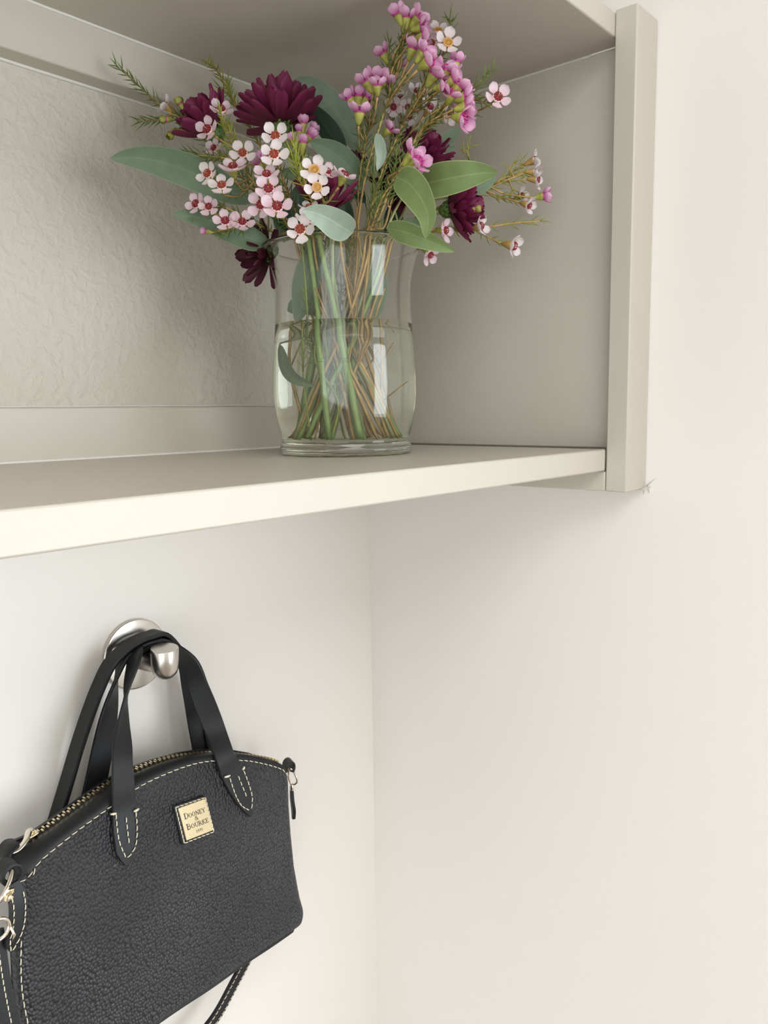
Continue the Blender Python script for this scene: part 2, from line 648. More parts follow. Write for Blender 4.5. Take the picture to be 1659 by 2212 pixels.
# wall with the window opposite the shelf
m = MB()
m.box(-2.7, -0.20, -2.9, -2.8, ZF, ZC).box(1.80, 2.0, -2.9, -2.8, ZF, ZC)
m.box(-0.20, 1.80, -2.9, -2.8, ZF, -1.20).box(-0.20, 1.80, -2.9, -2.8, 0.60, ZC)
struct('wall_front', m, M['wall'])
m = MB()
m.box(-2.7, -2.6, -2.9, -2.75, ZF, ZC).box(-2.7, -2.6, -0.45, 0.0, ZF, ZC)
m.box(-2.7, -2.6, -2.75, -0.45, ZF, -1.35).box(-2.7, -2.6, -2.75, -0.45, 0.95, ZC)
struct('wall_left', m, M['wall'])
m = MB()
m.box(-0.20, -0.15, -2.86, -2.79, -1.20, 0.60).box(1.75, 1.80, -2.86, -2.79, -1.20, 0.60)
m.box(-0.15, 1.75, -2.86, -2.79, -1.20, -1.15).box(-0.15, 1.75, -2.86, -2.79, 0.55, 0.60)
m.box(-0.15, 1.75, -2.85, -2.81, -0.315, -0.285)
w1 = struct('window_1', m, M['frame'])
struct('pane', MB().box(-0.15, 1.75, -2.834, -2.830, -1.15, 0.55), M['glass'], w1)
m = MB()
m.box(-2.66, -2.59, -2.75, -2.70, -1.35, 0.95).box(-2.66, -2.59, -0.50, -0.45, -1.35, 0.95)
m.box(-2.66, -2.59, -2.70, -0.50, -1.35, -1.30).box(-2.66, -2.59, -2.70, -0.50, 0.90, 0.95)
m.box(-2.66, -2.60, -1.62, -1.58, -1.30, 0.90)
w2 = struct('window_2', m, M['frame'])
struct('pane', MB().box(-2.634, -2.630, -2.70, -0.50, -1.30, 0.90), M['glass'], w2)

# ================================================================ built-in shelf
D, TB, TP, H = 0.3093, 0.0406, 0.0225, 0.3318
XL = -1.45
sh = thing('built_in_shelf', 'built-in two-board corner shelf painted pale greige, fixed above the black handbag', 'shelf', (-0.3, 0, 0))


def board(name, *a, bev=0.0012):
    return obj(name, MB().box(*a), M['paint'], sh, smooth=False, bevel=bev)


tag(board('shelf_board', XL, -TB - 0.0006, -D, -0.0005, -0.019, 0.0), 'lower shelf board carrying the vase')
tag(board('shelf_board', XL, -TP - 0.0004, -D, -0.0005, H, H + 0.0187), 'upper shelf board over the flowers')
board('side_panel', -TP, -0.0003, -D + 0.0004, -0.0005, 0.0, H)
tag(board('support_cleat', -TB, -0.0003, -D + 0.0004, -0.0005, -0.0366, -0.0194), 'short side cleat under the lower board')
tag(board('corner_batten', -TB, -0.0003, -D - 0.0189, -D, -0.0366, 0.3524), 'upright wooden batten closing the shelf end')
tag(board('back_cleat', XL, -TP - 0.0006, -0.0199, -0.0005, 0.2936, H - 0.0003), 'cleat under the upper board')
tag(board('back_cleat', XL, -TP - 0.0006, -0.0182, -0.0005, 0.0003, 0.0410), 'cleat standing on the lower board')
# beads of caulk
m = MB()
for (y, z, r) in ((-0.0200, H - 0.0004, 0.0014), (-0.0004, 0.2932, 0.0016), (-0.0186, 0.0004, 0.0016), (-0.0006, 0.0418, 0.0008)):
    m.tube([(XL + 0.02 * k, y + 0.0003 * noise.noise((k * .7, y * 99, 3)), z + 0.0003 * noise.noise((k * .9, z * 50, 8))) for k in range(71)], r, 6)
m.tube([(-TP, -D + 0.03 + 0.01 * k, H - 0.0004) for k in range(28)], 0.0009, 6)
tag(obj('caulk_bead', m, M['caulk'], sh), 'thin line of filler along the joints')
# torn paint at the lower corner of the batten
m = MB()
for a, b in (((-0.001, -0.3295, -0.0340), (-0.0004, -0.3370, -0.0270)), ((-0.012, -0.3285, -0.0370), (-0.0005, -0.3330, -0.0345)),
             ((-0.006, -0.3284, -0.0362), (-0.004, -0.3284, -0.0410)), ((-0.0006, -0.3296, -0.0330), (-0.0006, -0.3320, -0.0400))):
    a, b = V3(a), V3(b)
    m.tube([a, a.lerp(b, .5) + V3((0, -.0004, .0006)), b], [0.0005, 0.0006, 0.0002], 4)
tag(obj('torn_paint', m, M['scuff'], sh), 'frayed paint flake at the lower batten corner')

# ================================================================ vase and water
vase = thing('vase', 'clear flared glass vase half full of water on the lower shelf board', 'vase', tuple(VC))
outer = [(0.0, 0.0016), (0.040, 0.0012), (0.0500, 0.0), (0.0528, 0.0008), (0.0545, 0.0028), (0.0549, 0.0050), (0.0541, 0.0072), (0.0530, 0.0095), (0.0529, 0.0122),
         (0.0538, 0.0165), (0.0556, 0.0240), (0.0573, 0.0330), (0.0583, 0.0440), (0.0584, 0.056),
         (0.0577, 0.074), (0.0567, 0.090), (0.0558, 0.105), (0.0552, 0.118), (0.0550, 0.128), (0.0555, 0.138), (0.0568, 0.148),
         (0.0588, 0.1575), (0.0609, 0.1640), (0.0626, 0.1674), (0.0637, 0.1684), (0.0646, 0.1690), (0.0650, 0.1699)]
inner = [(0.0648, 0.1708), (0.0640, 0.1712), (0.0631, 0.1709), (0.0618, 0.1696), (0.0594, 0.1650), (0.0571, 0.1585), (0.0549, 0.149), (0.0535, 0.139), (0.0530, 0.128), (0.0532, 0.118),
         (0.0538, 0.105), (0.0547, 0.090), (0.0557, 0.074), (0.0563, 0.056), (0.0561, 0.044), (0.0550, 0.033), (0.0530, 0.024), (0.0508, 0.0165),
         (0.0490, 0.0125), (0.046, 0.0098), (0.038, 0.0085), (0.020, 0.0080), (0.0, 0.0079)]
low = lambda z: z if z < .128 else .128 + (z - .128) * .885
outer = [(r, low(z)) for r, z in outer]
inner = [(r, low(z)) for r, z in inner]
vs_body = obj('body', MB().lathe(outer + inner, 96, origin=VC + V3((0, 0, 0.0002))), M['glass'], vase)
WZ = 0.1037
win = [(r + 0.0003, z) for r, z in inner if z < WZ - 0.004]
rw = interp([0.090, 0.105], [0.0547, 0.0538], WZ)
prof = [(0.0, WZ - 0.0004), (rw - 0.003, WZ - 0.0004), (rw - 0.001, WZ - 0.0001), (rw + 0.0003, WZ + 0.0004)] + [(r, z - 0.0001) for r, z in win]
water = obj('water', MB().lathe(prof, 96, origin=VC + V3((0, 0, 0.0002))), M['water'])
tag(water, 'clear water filling the lower half of the glass vase', 'water')

# ================================================================ stems into the vase
GOLD = 2.39996
_stem_i = [0]


def vase_path(first, spread=1.0):
    """bottom -> waist -> mouth -> rim points for a stem that goes on to FIRST"""
    _stem_i[0] += 1
    i = _stem_i[0]
    h = V3((first.x - VC.x, first.y - VC.y, 0))
    L = h.length
    hd = h / L if L > 1e-5 else V3((1, 0, 0))
    side = V3((-hd.y, hd.x, 0))
    j = (random.random() - .5)
    rim = min(0.046, L * 0.75) * spread
    bot = -hd * (0.012 + 0.026 * random.random()) + side * j * 0.040
    if bot.length > 0.041: bot *= 0.041 / bot.length
    mouth = hd * rim * 0.78 + side * j * 0.022
    waist = bot.lerp(mouth, 0.55) * 0.9
    z0 = 0.0120 + 0.004 * random.random()
    return [VC + bot + V3((0, 0, z0)), VC + waist + V3((0, 0, 0.085)), VC + mouth + V3((0, 0, 0.148)),
            VC + hd * rim + side * j * 0.018 + V3((0, 0, 0.176))]


# ---------------------------------------------------------------- shared petal / flower meshes
def grid_sheet(fn, nu, nv):
    vs, fs, uv = [], [], []
    for j in range(nv + 1):
        for i in range(nu + 1):
            vs.append(V3(fn(i / nu, j / nv)))
            uv.append((i / nu, j / nv))
    for j in range(nv):
        for i in range(nu):
            a = j * (nu + 1) + i
            fs.append((a, a + 1, a + nu + 2, a + nu + 1))
    return MB().add(vs, fs, uv)


def wax_petal(openness, mat, name):
    """rounded petal growing from the rim of the eye along +X; openness 1 = flat, 0 = upright"""
    L, W = 0.0068, 0.0070

    def fn(u, v):
        wv = W * 0.5 * max(.16, sin(pi * (0.03 + 0.80 * v))) ** 0.85
        if v > 0.72: wv *= sqrt(max(0.0, 1 - ((v - 0.72) / 0.28) ** 2.2)) * 0.97 + 0.03
        s = (u - .5) * 2
        x = L * v
        z = 0.0011 * v * v * 1.5 + 0.0012 * s * s * v - 0.0005 * sin(v * pi)
        a = (1 - openness) * radians(72)
        xx = x * cos(a) - z * sin(a)
        zz = x * sin(a) + z * cos(a)
        return (0.0026 + xx, s * wv, 0.0012 + zz)
    return grid_sheet(fn, 6, 7).mesh(name, mat)


PET = {}
for key, op, mt in (('W', 0.93, 'wax_white'), ('O', 0.95, 'wax_pale'), ('R', 0.94, 'wax_pale'), ('P', 0.38, 'wax_pink'), ('Q', 0.62, 'wax_pink'), ('S', 0.72, 'wax_pale'), ('B', 0.05, 'wax_pink'), ('G', 0.02, 'cup')):
    PET[key] = [wax_petal(op + d, M[mt], 'petal_' + mt) for d in (-0.05, 0.0, 0.06)]


def cup_mesh(mat, h, name):
    return MB().lathe([(0, -h), (0.0009, -h), (0.0016, -h * .8), (0.0024, -h * .45), (0.0031, -h * .12), (0.0034, 0.0006), (0.0030, 0.0012), (0.0, 0.0010)], 10).mesh(name, mat)


CUP = {'W': cup_mesh(M['cup'], 0.0062, 'cup'), 'O': cup_mesh(M['cup'], 0.0062, 'cup'), 'R': cup_mesh(M['cup'], 0.0062, 'cup'), 'S': cup_mesh(M['cupred'], 0.0078, 'cup'),
       'P': cup_mesh(M['cup'], 0.0068, 'cup'), 'Q': cup_mesh(M['cup'], 0.0062, 'cup'), 'B': cup_mesh(M['cup'], 0.0090, 'cup'), 'G': cup_mesh(M['cup'], 0.0085, 'cup')}


def eye_mesh(kind):
    m = MB()
    P = [(0.0034, 0.0010), (0.0034, 0.0017), (0.0030, 0.0021), (0.0024, 0.0018), (0.0012, 0.0014), (0.0004, 0.0015), (0.0004, 0.0040), (0, 0.0042)]
    if kind == 'O':
        P = [(0.0035, 0.0010), (0.0036, 0.0019), (0.0031, 0.0023), (0.0026, 0.0017), (0.0012, 0.0018), (0.0004, 0.0022), (0, 0.0023)]
    n0 = len(m.v)
    m.lathe(P, 14)
    m.uv = [(min(1, sqrt(p.x ** 2 + p.y ** 2) / 0.0034), 0.2) for p in m.v]
    if kind != 'O':
        for k in range(10):                       # stamens
            a = 2 * pi * k / 10 + 0.2
            r = 0.0030
            m.tube([(r * cos(a), r * sin(a), 0.0012), (r * 0.95 * cos(a), r * 0.95 * sin(a), 0.0030), (r * .62 * cos(a), r * .62 * sin(a), 0.0040)], [0.00036, 0.0003, 0.00062], 4)
        m.uv = [u if i < 14 * 7 + 1 else (.45, .2) for i, u in enumerate(m.uv)]
    return m.mesh('eye', M[{'O': 'orangeeye', 'W': 'redeye', 'R': 'rusteye', 'S': 'redeye'}.get(kind, 'pinkeye')])


EYE = {k: eye_mesh(k) for k in 'WORSPQBG'}


def frame_of(z, roll=0.0):
    z = z.normalized()
    x = z.orthogonal().normalized()
    q = Matrix.Rotation(roll, 3, z)
    x = q @ x
    y = z.cross(x)
    return Matrix(((x.x, y.x, z.x), (x.y, y.y, z.y), (x.z, y.z, z.z)))


def put_flower(sprig, kind, P, nrm, s):
    s *= {'P': 1.16, 'Q': 1.16, 'W': 1.06, 'R': 1.05}.get(kind, 1.0)
    f = link('flower', CUP[kind], sprig)
    R = frame_of(nrm, random.uniform(0, 6.28))
    f.matrix_basis = Matrix.Translation(P - wloc(sprig)) @ R.to_4x4() @ Matrix.Scale(s, 4)
    pets = PET[kind]
    ph = random.random()
    for k in range(5):
        p = link('petal', random.choice(pets), f)
        p.rotation_euler = (0, 0, ph + 2 * pi * k / 5 + random.uniform(-.07, .07))
        q = random.uniform(0.92, 1.08)
        p.scale = (q, q * random.uniform(.94, 1.05), 1)
    e = link('eye', EYE[kind], f)
    return f


def needles(m, pts, dens=0.0035, L=0.008, t0=0.0, t1=1.0, w=0.00055):
    P = resample(pts, dens)
    n = len(P)
    for i in range(n):
        t = i / max(1, n - 1)
        if t < t0 or t > t1: continue
        tg = (P[min(i + 1, n - 1)] - P[max(i - 1, 0)]).normalized()
        o = tg.orthogonal().normalized()
        for k in (0, 1):
            a = i * 1.57 + k * pi + random.uniform(-.5, .5)
            d = (tg * random.uniform(.6, 1.2) + (Matrix.Rotation(a, 3, tg) @ o) * random.uniform(.5, .9)).normalized()
            l = L * random.uniform(.6, 1.15)
            m.tube([P[i], P[i] + d * l * .5, P[i] + d * l + tg * l * .12], [w * .7, w, w * .15], 3, cap=False)


SPRIGS = []


def sprig(label, path, flowers, cup_tw='twig', lime=False, dens=0.0029, extra=(), nlen=0.0095, from_vase=True, spread=1.0, t0=0.25):
    """one waxflower stem: path = points of the main stem above the rim, flowers = (x, y, dd, kind, scale, (right, up, towards))"""
    pts = [at(*p) for p in path]
    base = vase_path(pts[0], spread)
    th = thing('waxflower_sprig', label, 'flower', tuple(base[0]), 'waxflower sprigs in the vase')
    main = catmull(base + pts, 6)
    upper = main[18:]
    st, nd = MB(), MB()
    n = len(main)
    st.tube(main, [0.0013 * (1 - 0.5 * i / n) for i in range(n)], 5)
    needles(nd, upper, dens, nlen, t0)
    for br in extra:                              # side twigs without flowers
        q = [at(*p) for p in br]
        tw = catmull([min(upper, key=lambda u: (u - q[0]).length)] + q, 5)
        st.tube(tw, [0.0008 * (1 - 0.6 * i / len(tw)) for i in range(len(tw))], 4)
        needles(nd, tw, dens * .9, nlen, 0.15)
    for q in range(2):                             # bare side twigs under the rim
        i0 = random.randint(3, 12)
        a0 = main[i0]
        b0 = a0 + V3((random.uniform(-.016, .016), random.uniform(-.016, .016), random.uniform(.03, .075)))
        hv = V3((b0.x - VC.x, b0.y - VC.y, 0))
        if hv.length > .043: b0 -= hv * (1 - .043 / hv.length)
        tw = catmull([a0, a0.lerp(b0, .5) + V3((random.uniform(-.004, .004), random.uniform(-.004, .004), 0)), b0], 4)
        st.tube(tw, [0.00075 * (1 - 0.4 * i / len(tw)) for i in range(len(tw))], 4)
        if len(SPRIGS) % 3 == q:
            needles(nd, tw, 0.004, nlen, 0.3)
    root = pts[0]
    for (x, y, dd, kind, s, fd) in flowers:
        P = at(x, y, dd)
        nrm = vdir(*fd)
        foot = P - nrm * 0.0075 * s
        want = P.lerp(root, 0.32)
        j = min(upper, key=lambda u: (u - want).length)
        mid = j.lerp(foot, 0.55) + (foot - P) * 0.9
        pd = catmull([j, mid, foot], 5)
        st.tube(pd, [0.00085, 0.0008, 0.0008, 0.00075, 0.0007, 0.0007, 0.0007, 0.0007, 0.00075, 0.0008, 0.0009][:len(pd)], 4)
        needles(nd, pd, 0.0055, nlen * .8, 0.2, 0.85)
        put_flower(th, kind, P, nrm, s)
    obj('stem', st, M[cup_tw], th, fix=False)
    if nd.v:
        tag(obj('needle_leaves', nd, M['needlelime' if lime else 'needle'], th, fix=False), kind='stuff')
    SPRIGS.append(th)
    return th


F = (0.0, 0.15, 1.0)                               # facing the viewer
FL, FU, FR, FD_ = (-0.45, 0.15, 1.0), (0.0, 0.75, 0.8), (0.5, 0.1, 0.9), (0.1, -0.35, 1.0)
SIDE_R, SIDE_U, UR, UL = (1.0, 0.12, 0.25), (0.1, 1.0, 0.25), (0.75, 0.7, 0.35), (-0.55, 0.85, 0.35)

sprig('waxflower sprig reaching furthest up-left with two bare feathery tips beside the cleat',
      [(600, 470, .02), (520, 380, .0), (440, 300, -.02), (400, 262, -.03), (372, 246, -.03)],
      [(363, 232, -.03, 'S', .95, (-.9, .5, .4)), (392, 228, -.03, 'G', .8, (-.5, .8, .2)), (362, 258, -.03, 'G', .75, (-.8, -.1, .2)), (372, 287, -.03, 'G', .75, (-.3, -.7, .4))],
      extra=[[(340, 222, -.03), (305, 190, -.03), (272, 160, -.03), (252, 143, -.03)], [(345, 258, -.03), (300, 262, -.03)], [(410, 240, -.02), (430, 232, -.02)]], lime=False)
sprig('bare feathery waxflower twig rising left of the large burgundy bloom',
      [(620, 430, .03), (560, 310, .02), (508, 222, .01), (490, 190, .01), (470, 155, .01), (450, 135, .01)], [],
      extra=[[(492, 205, .01), (478, 192, .01)], [(505, 228, .01), (492, 175, .01)]], lime=True)
sprig('waxflower sprig with two blooms lying over the left burgundy flower',
      [(620, 460, -.01), (560, 370, -.03), (510, 305, -.05), (492, 270, -.06)],
      [(452, 283, -.07, 'W', 1.05, FL), (478, 240, -.05, 'W', .95, (.2, .4, .8)), (465, 322, -.03, 'W', .8, FL)], lime=True, nlen=0.009,
      extra=[[(500, 290, -.06), (484, 262, -.07), (474, 240, -.07)]])
sprig('waxflower sprig with a staggered row of five blooms left of centre',
      [(625, 480, -.02), (570, 420, -.05), (530, 370, -.07), (515, 345, -.07)],
      [(525, 334, -.08, 'R', 1.02, F), (504, 367, -.09, 'W', 1.05, FU), (452, 378, -.08, 'R', .98, FL), (480, 405, -.09, 'R', .98, (0, .45, 1)), (450, 372, -.055, 'W', .5, FL)],
      extra=[[(440, 340, -.05), (408, 330, -.05)], [(400, 332, -.05), (355, 330, -.05)]])
sprig('waxflower sprig with four low blooms hanging over the lower left leaf',
      [(600, 505, -.02), (550, 480, -.05), (500, 455, -.07), (478, 442, -.07)],
      [(427, 443, -.07, 'W', .95, FL), (452, 449, -.08, 'W', .85, F), (488, 481, -.09, 'W', .98, (0, .3, 1)), (523, 483, -.09, 'W', .95, (.2, .35, 1)), (447, 500, -.06, 'B', .6, (-1, .1, .2))],
      extra=[[(495, 500, -.06), (478, 505, -.06)]])
sprig('waxflower sprig with two white blooms stacked under the largest burgundy bloom',
      [(650, 480, -.02), (620, 410, -.06), (600, 350, -.08), (598, 330, -.08)],
      [(596, 297, -.10, 'R', 1.05, (-.05, .1, 1)), (593, 337, -.11, 'R', 1.05, F), (561, 357, -.05, 'P', .8, UL), (568, 345, -.06, 'P', .7, (-.2, .6, .6))])
sprig('waxflower sprig with a dense cluster of overlapping blush blooms left of vase centre',
      [(630, 500, -.04), (605, 460, -.08), (590, 425, -.10)],
      [(581, 411, -.125, 'W', 1.05, F), (577, 383, -.11, 'W', 1.0, (0, .6, .9)), (566, 444, -.12, 'W', .98, (-.3, -.1, 1)), (599, 450, -.13, 'W', 1.1, (.1, .25, 1))])
sprig('waxflower sprig with two amber-eyed blooms and one side bloom in the middle',
      [(690, 500, -.05), (700, 450, -.08), (695, 420, -.09)],
      [(679, 369, -.115, 'O', 1.1, F), (685, 406, -.125, 'O', 1.0, (0, -.05, 1)), (704, 374, -.10, 'W', .85, (.5, .4, .7)), (741, 383, -.10, 'W', 1.0, (.45, .75, .45))])
sprig('lime green waxflower shoot without blooms beside the stacked white pair',
      [(700, 500, -.05), (668, 420, -.09), (645, 352, -.10), (632, 306, -.10)], [], lime=True, dens=0.0022, nlen=0.011, t0=.45,
      extra=[[(652, 400, -.10), (640, 365, -.105), (628, 330, -.105)]])
sprig('leafy waxflower stem without blooms standing in the right half of the bouquet',
      [(830, 490, -.03), (850, 420, -.04), (885, 340, -.04), (915, 280, -.04)], [], dens=0.0024, nlen=0.011, t0=.3,
      extra=[[(838, 440, -.04), (850, 380, -.05), (858, 330, -.05)], [(800, 470, -.04), (808, 410, -.05), (800, 350, -.05)]])
sprig('waxflower sprig with one wide bloom hanging over the vase rim',
      [(675, 508, -.06), (668, 492, -.08)],
      [(650, 498, -.125, 'R', 1.1, (-.1, .1, 1)), (664, 478, -.105, 'R', 1.0, (.2, .5, .8)), (668, 452, -.09, 'R', .8, (0, .8, .6))])
sprig('small dark waxflower sprig of unopened rosy buds right of the largest burgundy bloom',
      [(680, 480, 0), (672, 400, -.03), (660, 340, -.04)],
      [(654, 312, -.05, 'B', .9, SIDE_U), (633, 304, -.05, 'B', .75, UL), (668, 296, -.04, 'B', .95, UR), (646, 286, -.04, 'B', .7, SIDE_U), (655, 270, -.04, 'B', .9, SIDE_U), (672, 283, -.03, 'B', .9, UR)])
sprig('tallest waxflower sprig with mauve blooms climbing to the upper shelf board',
      [(775, 470, -.04), (790, 380, -.05), (818, 280, -.06), (845, 190, -.07), (860, 110, -.08), (870, 75, -.09)],
      [(862, 36, -.09, 'P', .95, (-.4, .9, .2)), (878, 44, -.09, 'Q', .95, SIDE_U), (900, 42, -.09, 'Q', 1.0, UR), (905, 60, -.09, 'Q', .95, SIDE_R), (910, 82, -.09, 'Q', .95, SIDE_R),
       (890, 108, -.09, 'P', .95, (.3, .8, .5)), (912, 118, -.10, 'Q', 1.0, UR), (922, 136, -.10, 'Q', 1.1, (.8, .3, .6)),
       (830, 120, -.07, 'P', .9, UL), (858, 146, -.07, 'P', .85, (.3, .9, .3)), (895, 78, -.08, 'P', .8, SIDE_R)], lime=False)
sprig('waxflower sprig with pale amber-eyed blooms and mauve ones at upper right',
      [(800, 470, -.03), (825, 370, -.04), (870, 270, -.05), (905, 200, -.06), (930, 140, -.07)],
      [(967, 94, -.09, 'O', 1.05, (.15, .1, 1)), (934, 99, -.08, 'R', .95, (-.3, .2, .8)), (946, 69, -.08, 'O', .95, (0, .5, .8)), (935, 166, -.09, 'Q', 1.15, (.6, .7, .5)), (963, 156, -.09, 'Q', 1.1, (.3, .8, .5)),
       (976, 176, -.09, 'Q', 1.1, (.9, .4, .4)), (984, 138, -.08, 'P', .85, (.2, .9, .2)), (952, 188, -.09, 'Q', .9, (.8, -.1, .5))],
      extra=[[(960, 110, -.08), (972, 60, -.08), (972, 40, -.08)]])
sprig('waxflower sprig with a bright mauve bunch and one white bloom set far right',
      [(815, 480, -.04), (850, 390, -.05), (900, 300, -.06), (945, 250, -.07)],
      [(988, 190, -.09, 'Q', 1.1, UR), (975, 208, -.09, 'Q', 1.05, (.4, .6, .7)), (1000, 212, -.09, 'Q', 1.05, SIDE_R), (1002, 232, -.09, 'Q', 1.05, SIDE_R), (995, 255, -.09, 'Q', 1.1, (.8, -.35, .4)),
       (968, 245, -.08, 'R', .9, (.7, -.4, .6)), (1073, 213, -.09, 'W', 1.05, (.25, .1, 1)), (968, 225, -.08, 'P', .9, (.6, .3, .6))],
      extra=[[(1010, 205, -.08), (1035, 180, -.08), (1060, 150, -.08)], [(1020, 215, -.08), (1045, 222, -.085), (1066, 214, -.088)]])
sprig('waxflower sprig with tight mauve cups held level, left of the tall spray',
      [(770, 480, -.02), (775, 400, -.03), (785, 330, -.04), (800, 260, -.05)],
      [(793, 180, -.07, 'P', 1.0, UL), (808, 176, -.07, 'P', 1.05, SIDE_U), (828, 178, -.07, 'P', 1.0, UR), (815, 188, -.08, 'Q', .9, (0, .8, .5)), (758, 216, -.06, 'P', .9, UL), (775, 213, -.06, 'P', .95, SIDE_U), (793, 216, -.06, 'P', .9, UR),
       (776, 247, -.07, 'Q', 1.05, (.1, .95, .35)), (838, 282, -.05, 'Q', .9, (.7, .6, .4))])
sprig('waxflower sprig of half-hidden pale blooms among the needles in the upper centre',
      [(790, 490, -.01), (820, 400, -.02), (850, 310, -.02), (870, 260, -.03)],
      [(850, 232, -.04, 'S', .95, (0, -.3, .9)), (900, 203, -.04, 'S', .95, (.2, .5, .8)), (882, 232, -.04, 'S', .85, (-.2, -.3, .8)), (926, 235, -.05, 'S', 1.0, (.4, .3, .8)), (885, 250, -.03, 'S', .8, (-.1, -.5, .8)), (868, 270, -.02, 'S', .8, (0, -.2, 1)), (866, 215, -.03, 'S', .8, (-.2, .5, .8))],
      extra=[[(910, 215, -.04), (935, 205, -.05), (948, 190, -.05)], [(840, 200, -.04), (836, 160, -.04), (842, 95, -.05)]])
sprig('waxflower sprig with two mauve blooms just above the big green leaves',
      [(800, 500, -.05), (825, 430, -.07), (862, 375, -.08)],
      [(888, 340, -.10, 'Q', 1.15, UR), (898, 352, -.105, 'Q', 1.1, (.7, .2, .7)), (886, 366, -.10, 'P', .95, (.9, -.1, .4))])
sprig('waxflower sprig of side-facing pale blooms furthest out on the right',
      [(880, 480, 0), (960, 445, .01), (1060, 405, .01), (1105, 385, .01), (1130, 375, .01)],
      [(1150, 348, .01, 'S', 1.0, (1, .35, .35)), (1150, 372, .01, 'S', .9, (1, -.1, .2)), (1156, 388, .01, 'S', .95, (1, -.2, .35)), (1124, 424, .02, 'S', .85, (.8, .1, .7)), (1138, 442, .01, 'S', .95, (.8, -.45, .5)), (1170, 424, .01, 'P', .9, (1, .1, .2))],
      cup_tw='twig', lime=True, dens=0.007, extra=[[(1010, 330, .0), (1000, 330, 0), (1012, 318, 0)], [(1100, 360, .01), (1122, 352, .01)], [(1110, 415, .015), (1118, 422, .015)]])
sprig('waxflower sprig low on the right with a long bare tip beside the dark bloom',
      [(880, 505, 0), (950, 495, 0), (1050, 490, 0), (1110, 482, 0), (1166, 478, 0)],
      [(1034, 490, -.02, 'S', 1.0, (.75, .1, .6)), (1104, 530, -.01, 'S', 1.15, (.85, -.35, .5)), (1024, 453, -.02, 'G', .7, (1, .1, .2))], lime=True, dens=0.008)
sprig('short waxflower sprig with two pink blooms peeping out beneath the right leaves',
      [(880, 515, -.02), (910, 512, -.03)],
      [(957, 498, -.04, 'W', .95, (.8, -.1, .5)), (926, 548, -.02, 'W', .9, (.6, -.6, .5))], lime=True, dens=0.008)


# ================================================================ chrysanthemums
def mum_petal(L, W, curl, mat, name):
    def fn(u, v):
        s = (u - .5) * 2
        wv = W * .5 * (0.35 + 0.65 * sin(pi * (0.12 + 0.62 * v)) ** .8)
        if v > .86: wv *= 1 - 0.55 * ((v - .86) / .14) ** 2
        notch = 0.04 * L * (abs(s) * 0.5 + 0.5 * cos(s * 5)) * (v > .93)
        x = L * v - notch * 1.0
        a = curl * v
        ridge = 0.0006 * cos(s * 4.7) * sin(pi * v)
        return (x * cos(a * .5), s * wv, x * sin(a * .5) + 0.0022 * s * s * (0.4 + .6 * v) + ridge)
    return grid_sheet(fn, 6, 7).mesh(name, mat)


MP = {}
for key, mt in (('m', 'mum'), ('d', 'mumdark')):
    MP[key] = [[mum_petal(0.034, 0.0108, 0.40, M[mt], 'long_petal'), mum_petal(0.034, 0.0100, 0.10, M[mt], 'long_petal')],
               [mum_petal(0.029, 0.0115, 0.55, M[mt], 'mid_petal')],
               [mum_petal(0.022, 0.0090, 0.8, M[mt], 'inner_petal')]]


def mum(label, c, axis, s, key='m', rings=None, stem_pts=(), droop=0.0, bottom_spread=1.0):
    P = at(*c)
    ax = vdir(*axis)
    foot = P - ax * 0.012 * s
    sp = [at(*p) for p in stem_pts] or [foot - ax * 0.03]
    base = vase_path(sp[0], bottom_spread)
    th = thing('chrysanthemum', label, 'flower', tuple(base[0]), 'burgundy chrysanthemums in the vase')
    pts = catmull(base + sp + [foot], 6)
    obj('stem', MB().tube(pts, [0.0019 - 0.0004 * i / len(pts) for i in range(len(pts))], 8), M['mumstem'], th, fix=False)
    head = MB().lathe([(0, -.012), (.0030, -.0115), (.0062, -.008), (.0082, -.003), (.0078, .0015), (.005, .0035), (0, .004)], 14)
    for k in range(22):                             # bracts of the calyx
        a = k * GOLD
        zz = -.010 + .009 * k / 22
        r0 = .004 + .004 * k / 22
        d = V3((cos(a), sin(a), 0))
        head.tube([d * r0 + V3((0, 0, zz)), d * (r0 + .0022) + V3((0, 0, zz + .003)), d * (r0 + .0012) + V3((0, 0, zz + .0068))], [.0013, .0016, .0003], 4)
    h = link('flower_head', head.mesh('flower_head', M['sepal']), th)
    h.matrix_basis = Matrix.Translation(P - wloc(th)) @ frame_of(ax).to_4x4() @ Matrix.Scale(s, 4)
    for (kind, n, elev, r0, z0) in (rings or RINGS):
        ph = random.random() * 6
        for k in range(n):
            p = link('petal', random.choice(MP[key][kind]), h)
            a = ph + 2 * pi * k / n + random.uniform(-.12, .12)
            e = radians(elev + random.uniform(-9, 9))
            p.rotation_euler = (random.uniform(-.25, .25), -e, a)
            p.location = (r0 * cos(a), r0 * sin(a), z0)
            q = random.uniform(.88, 1.1)
            p.scale = (q, q * random.uniform(.9, 1.15), q)
    return th


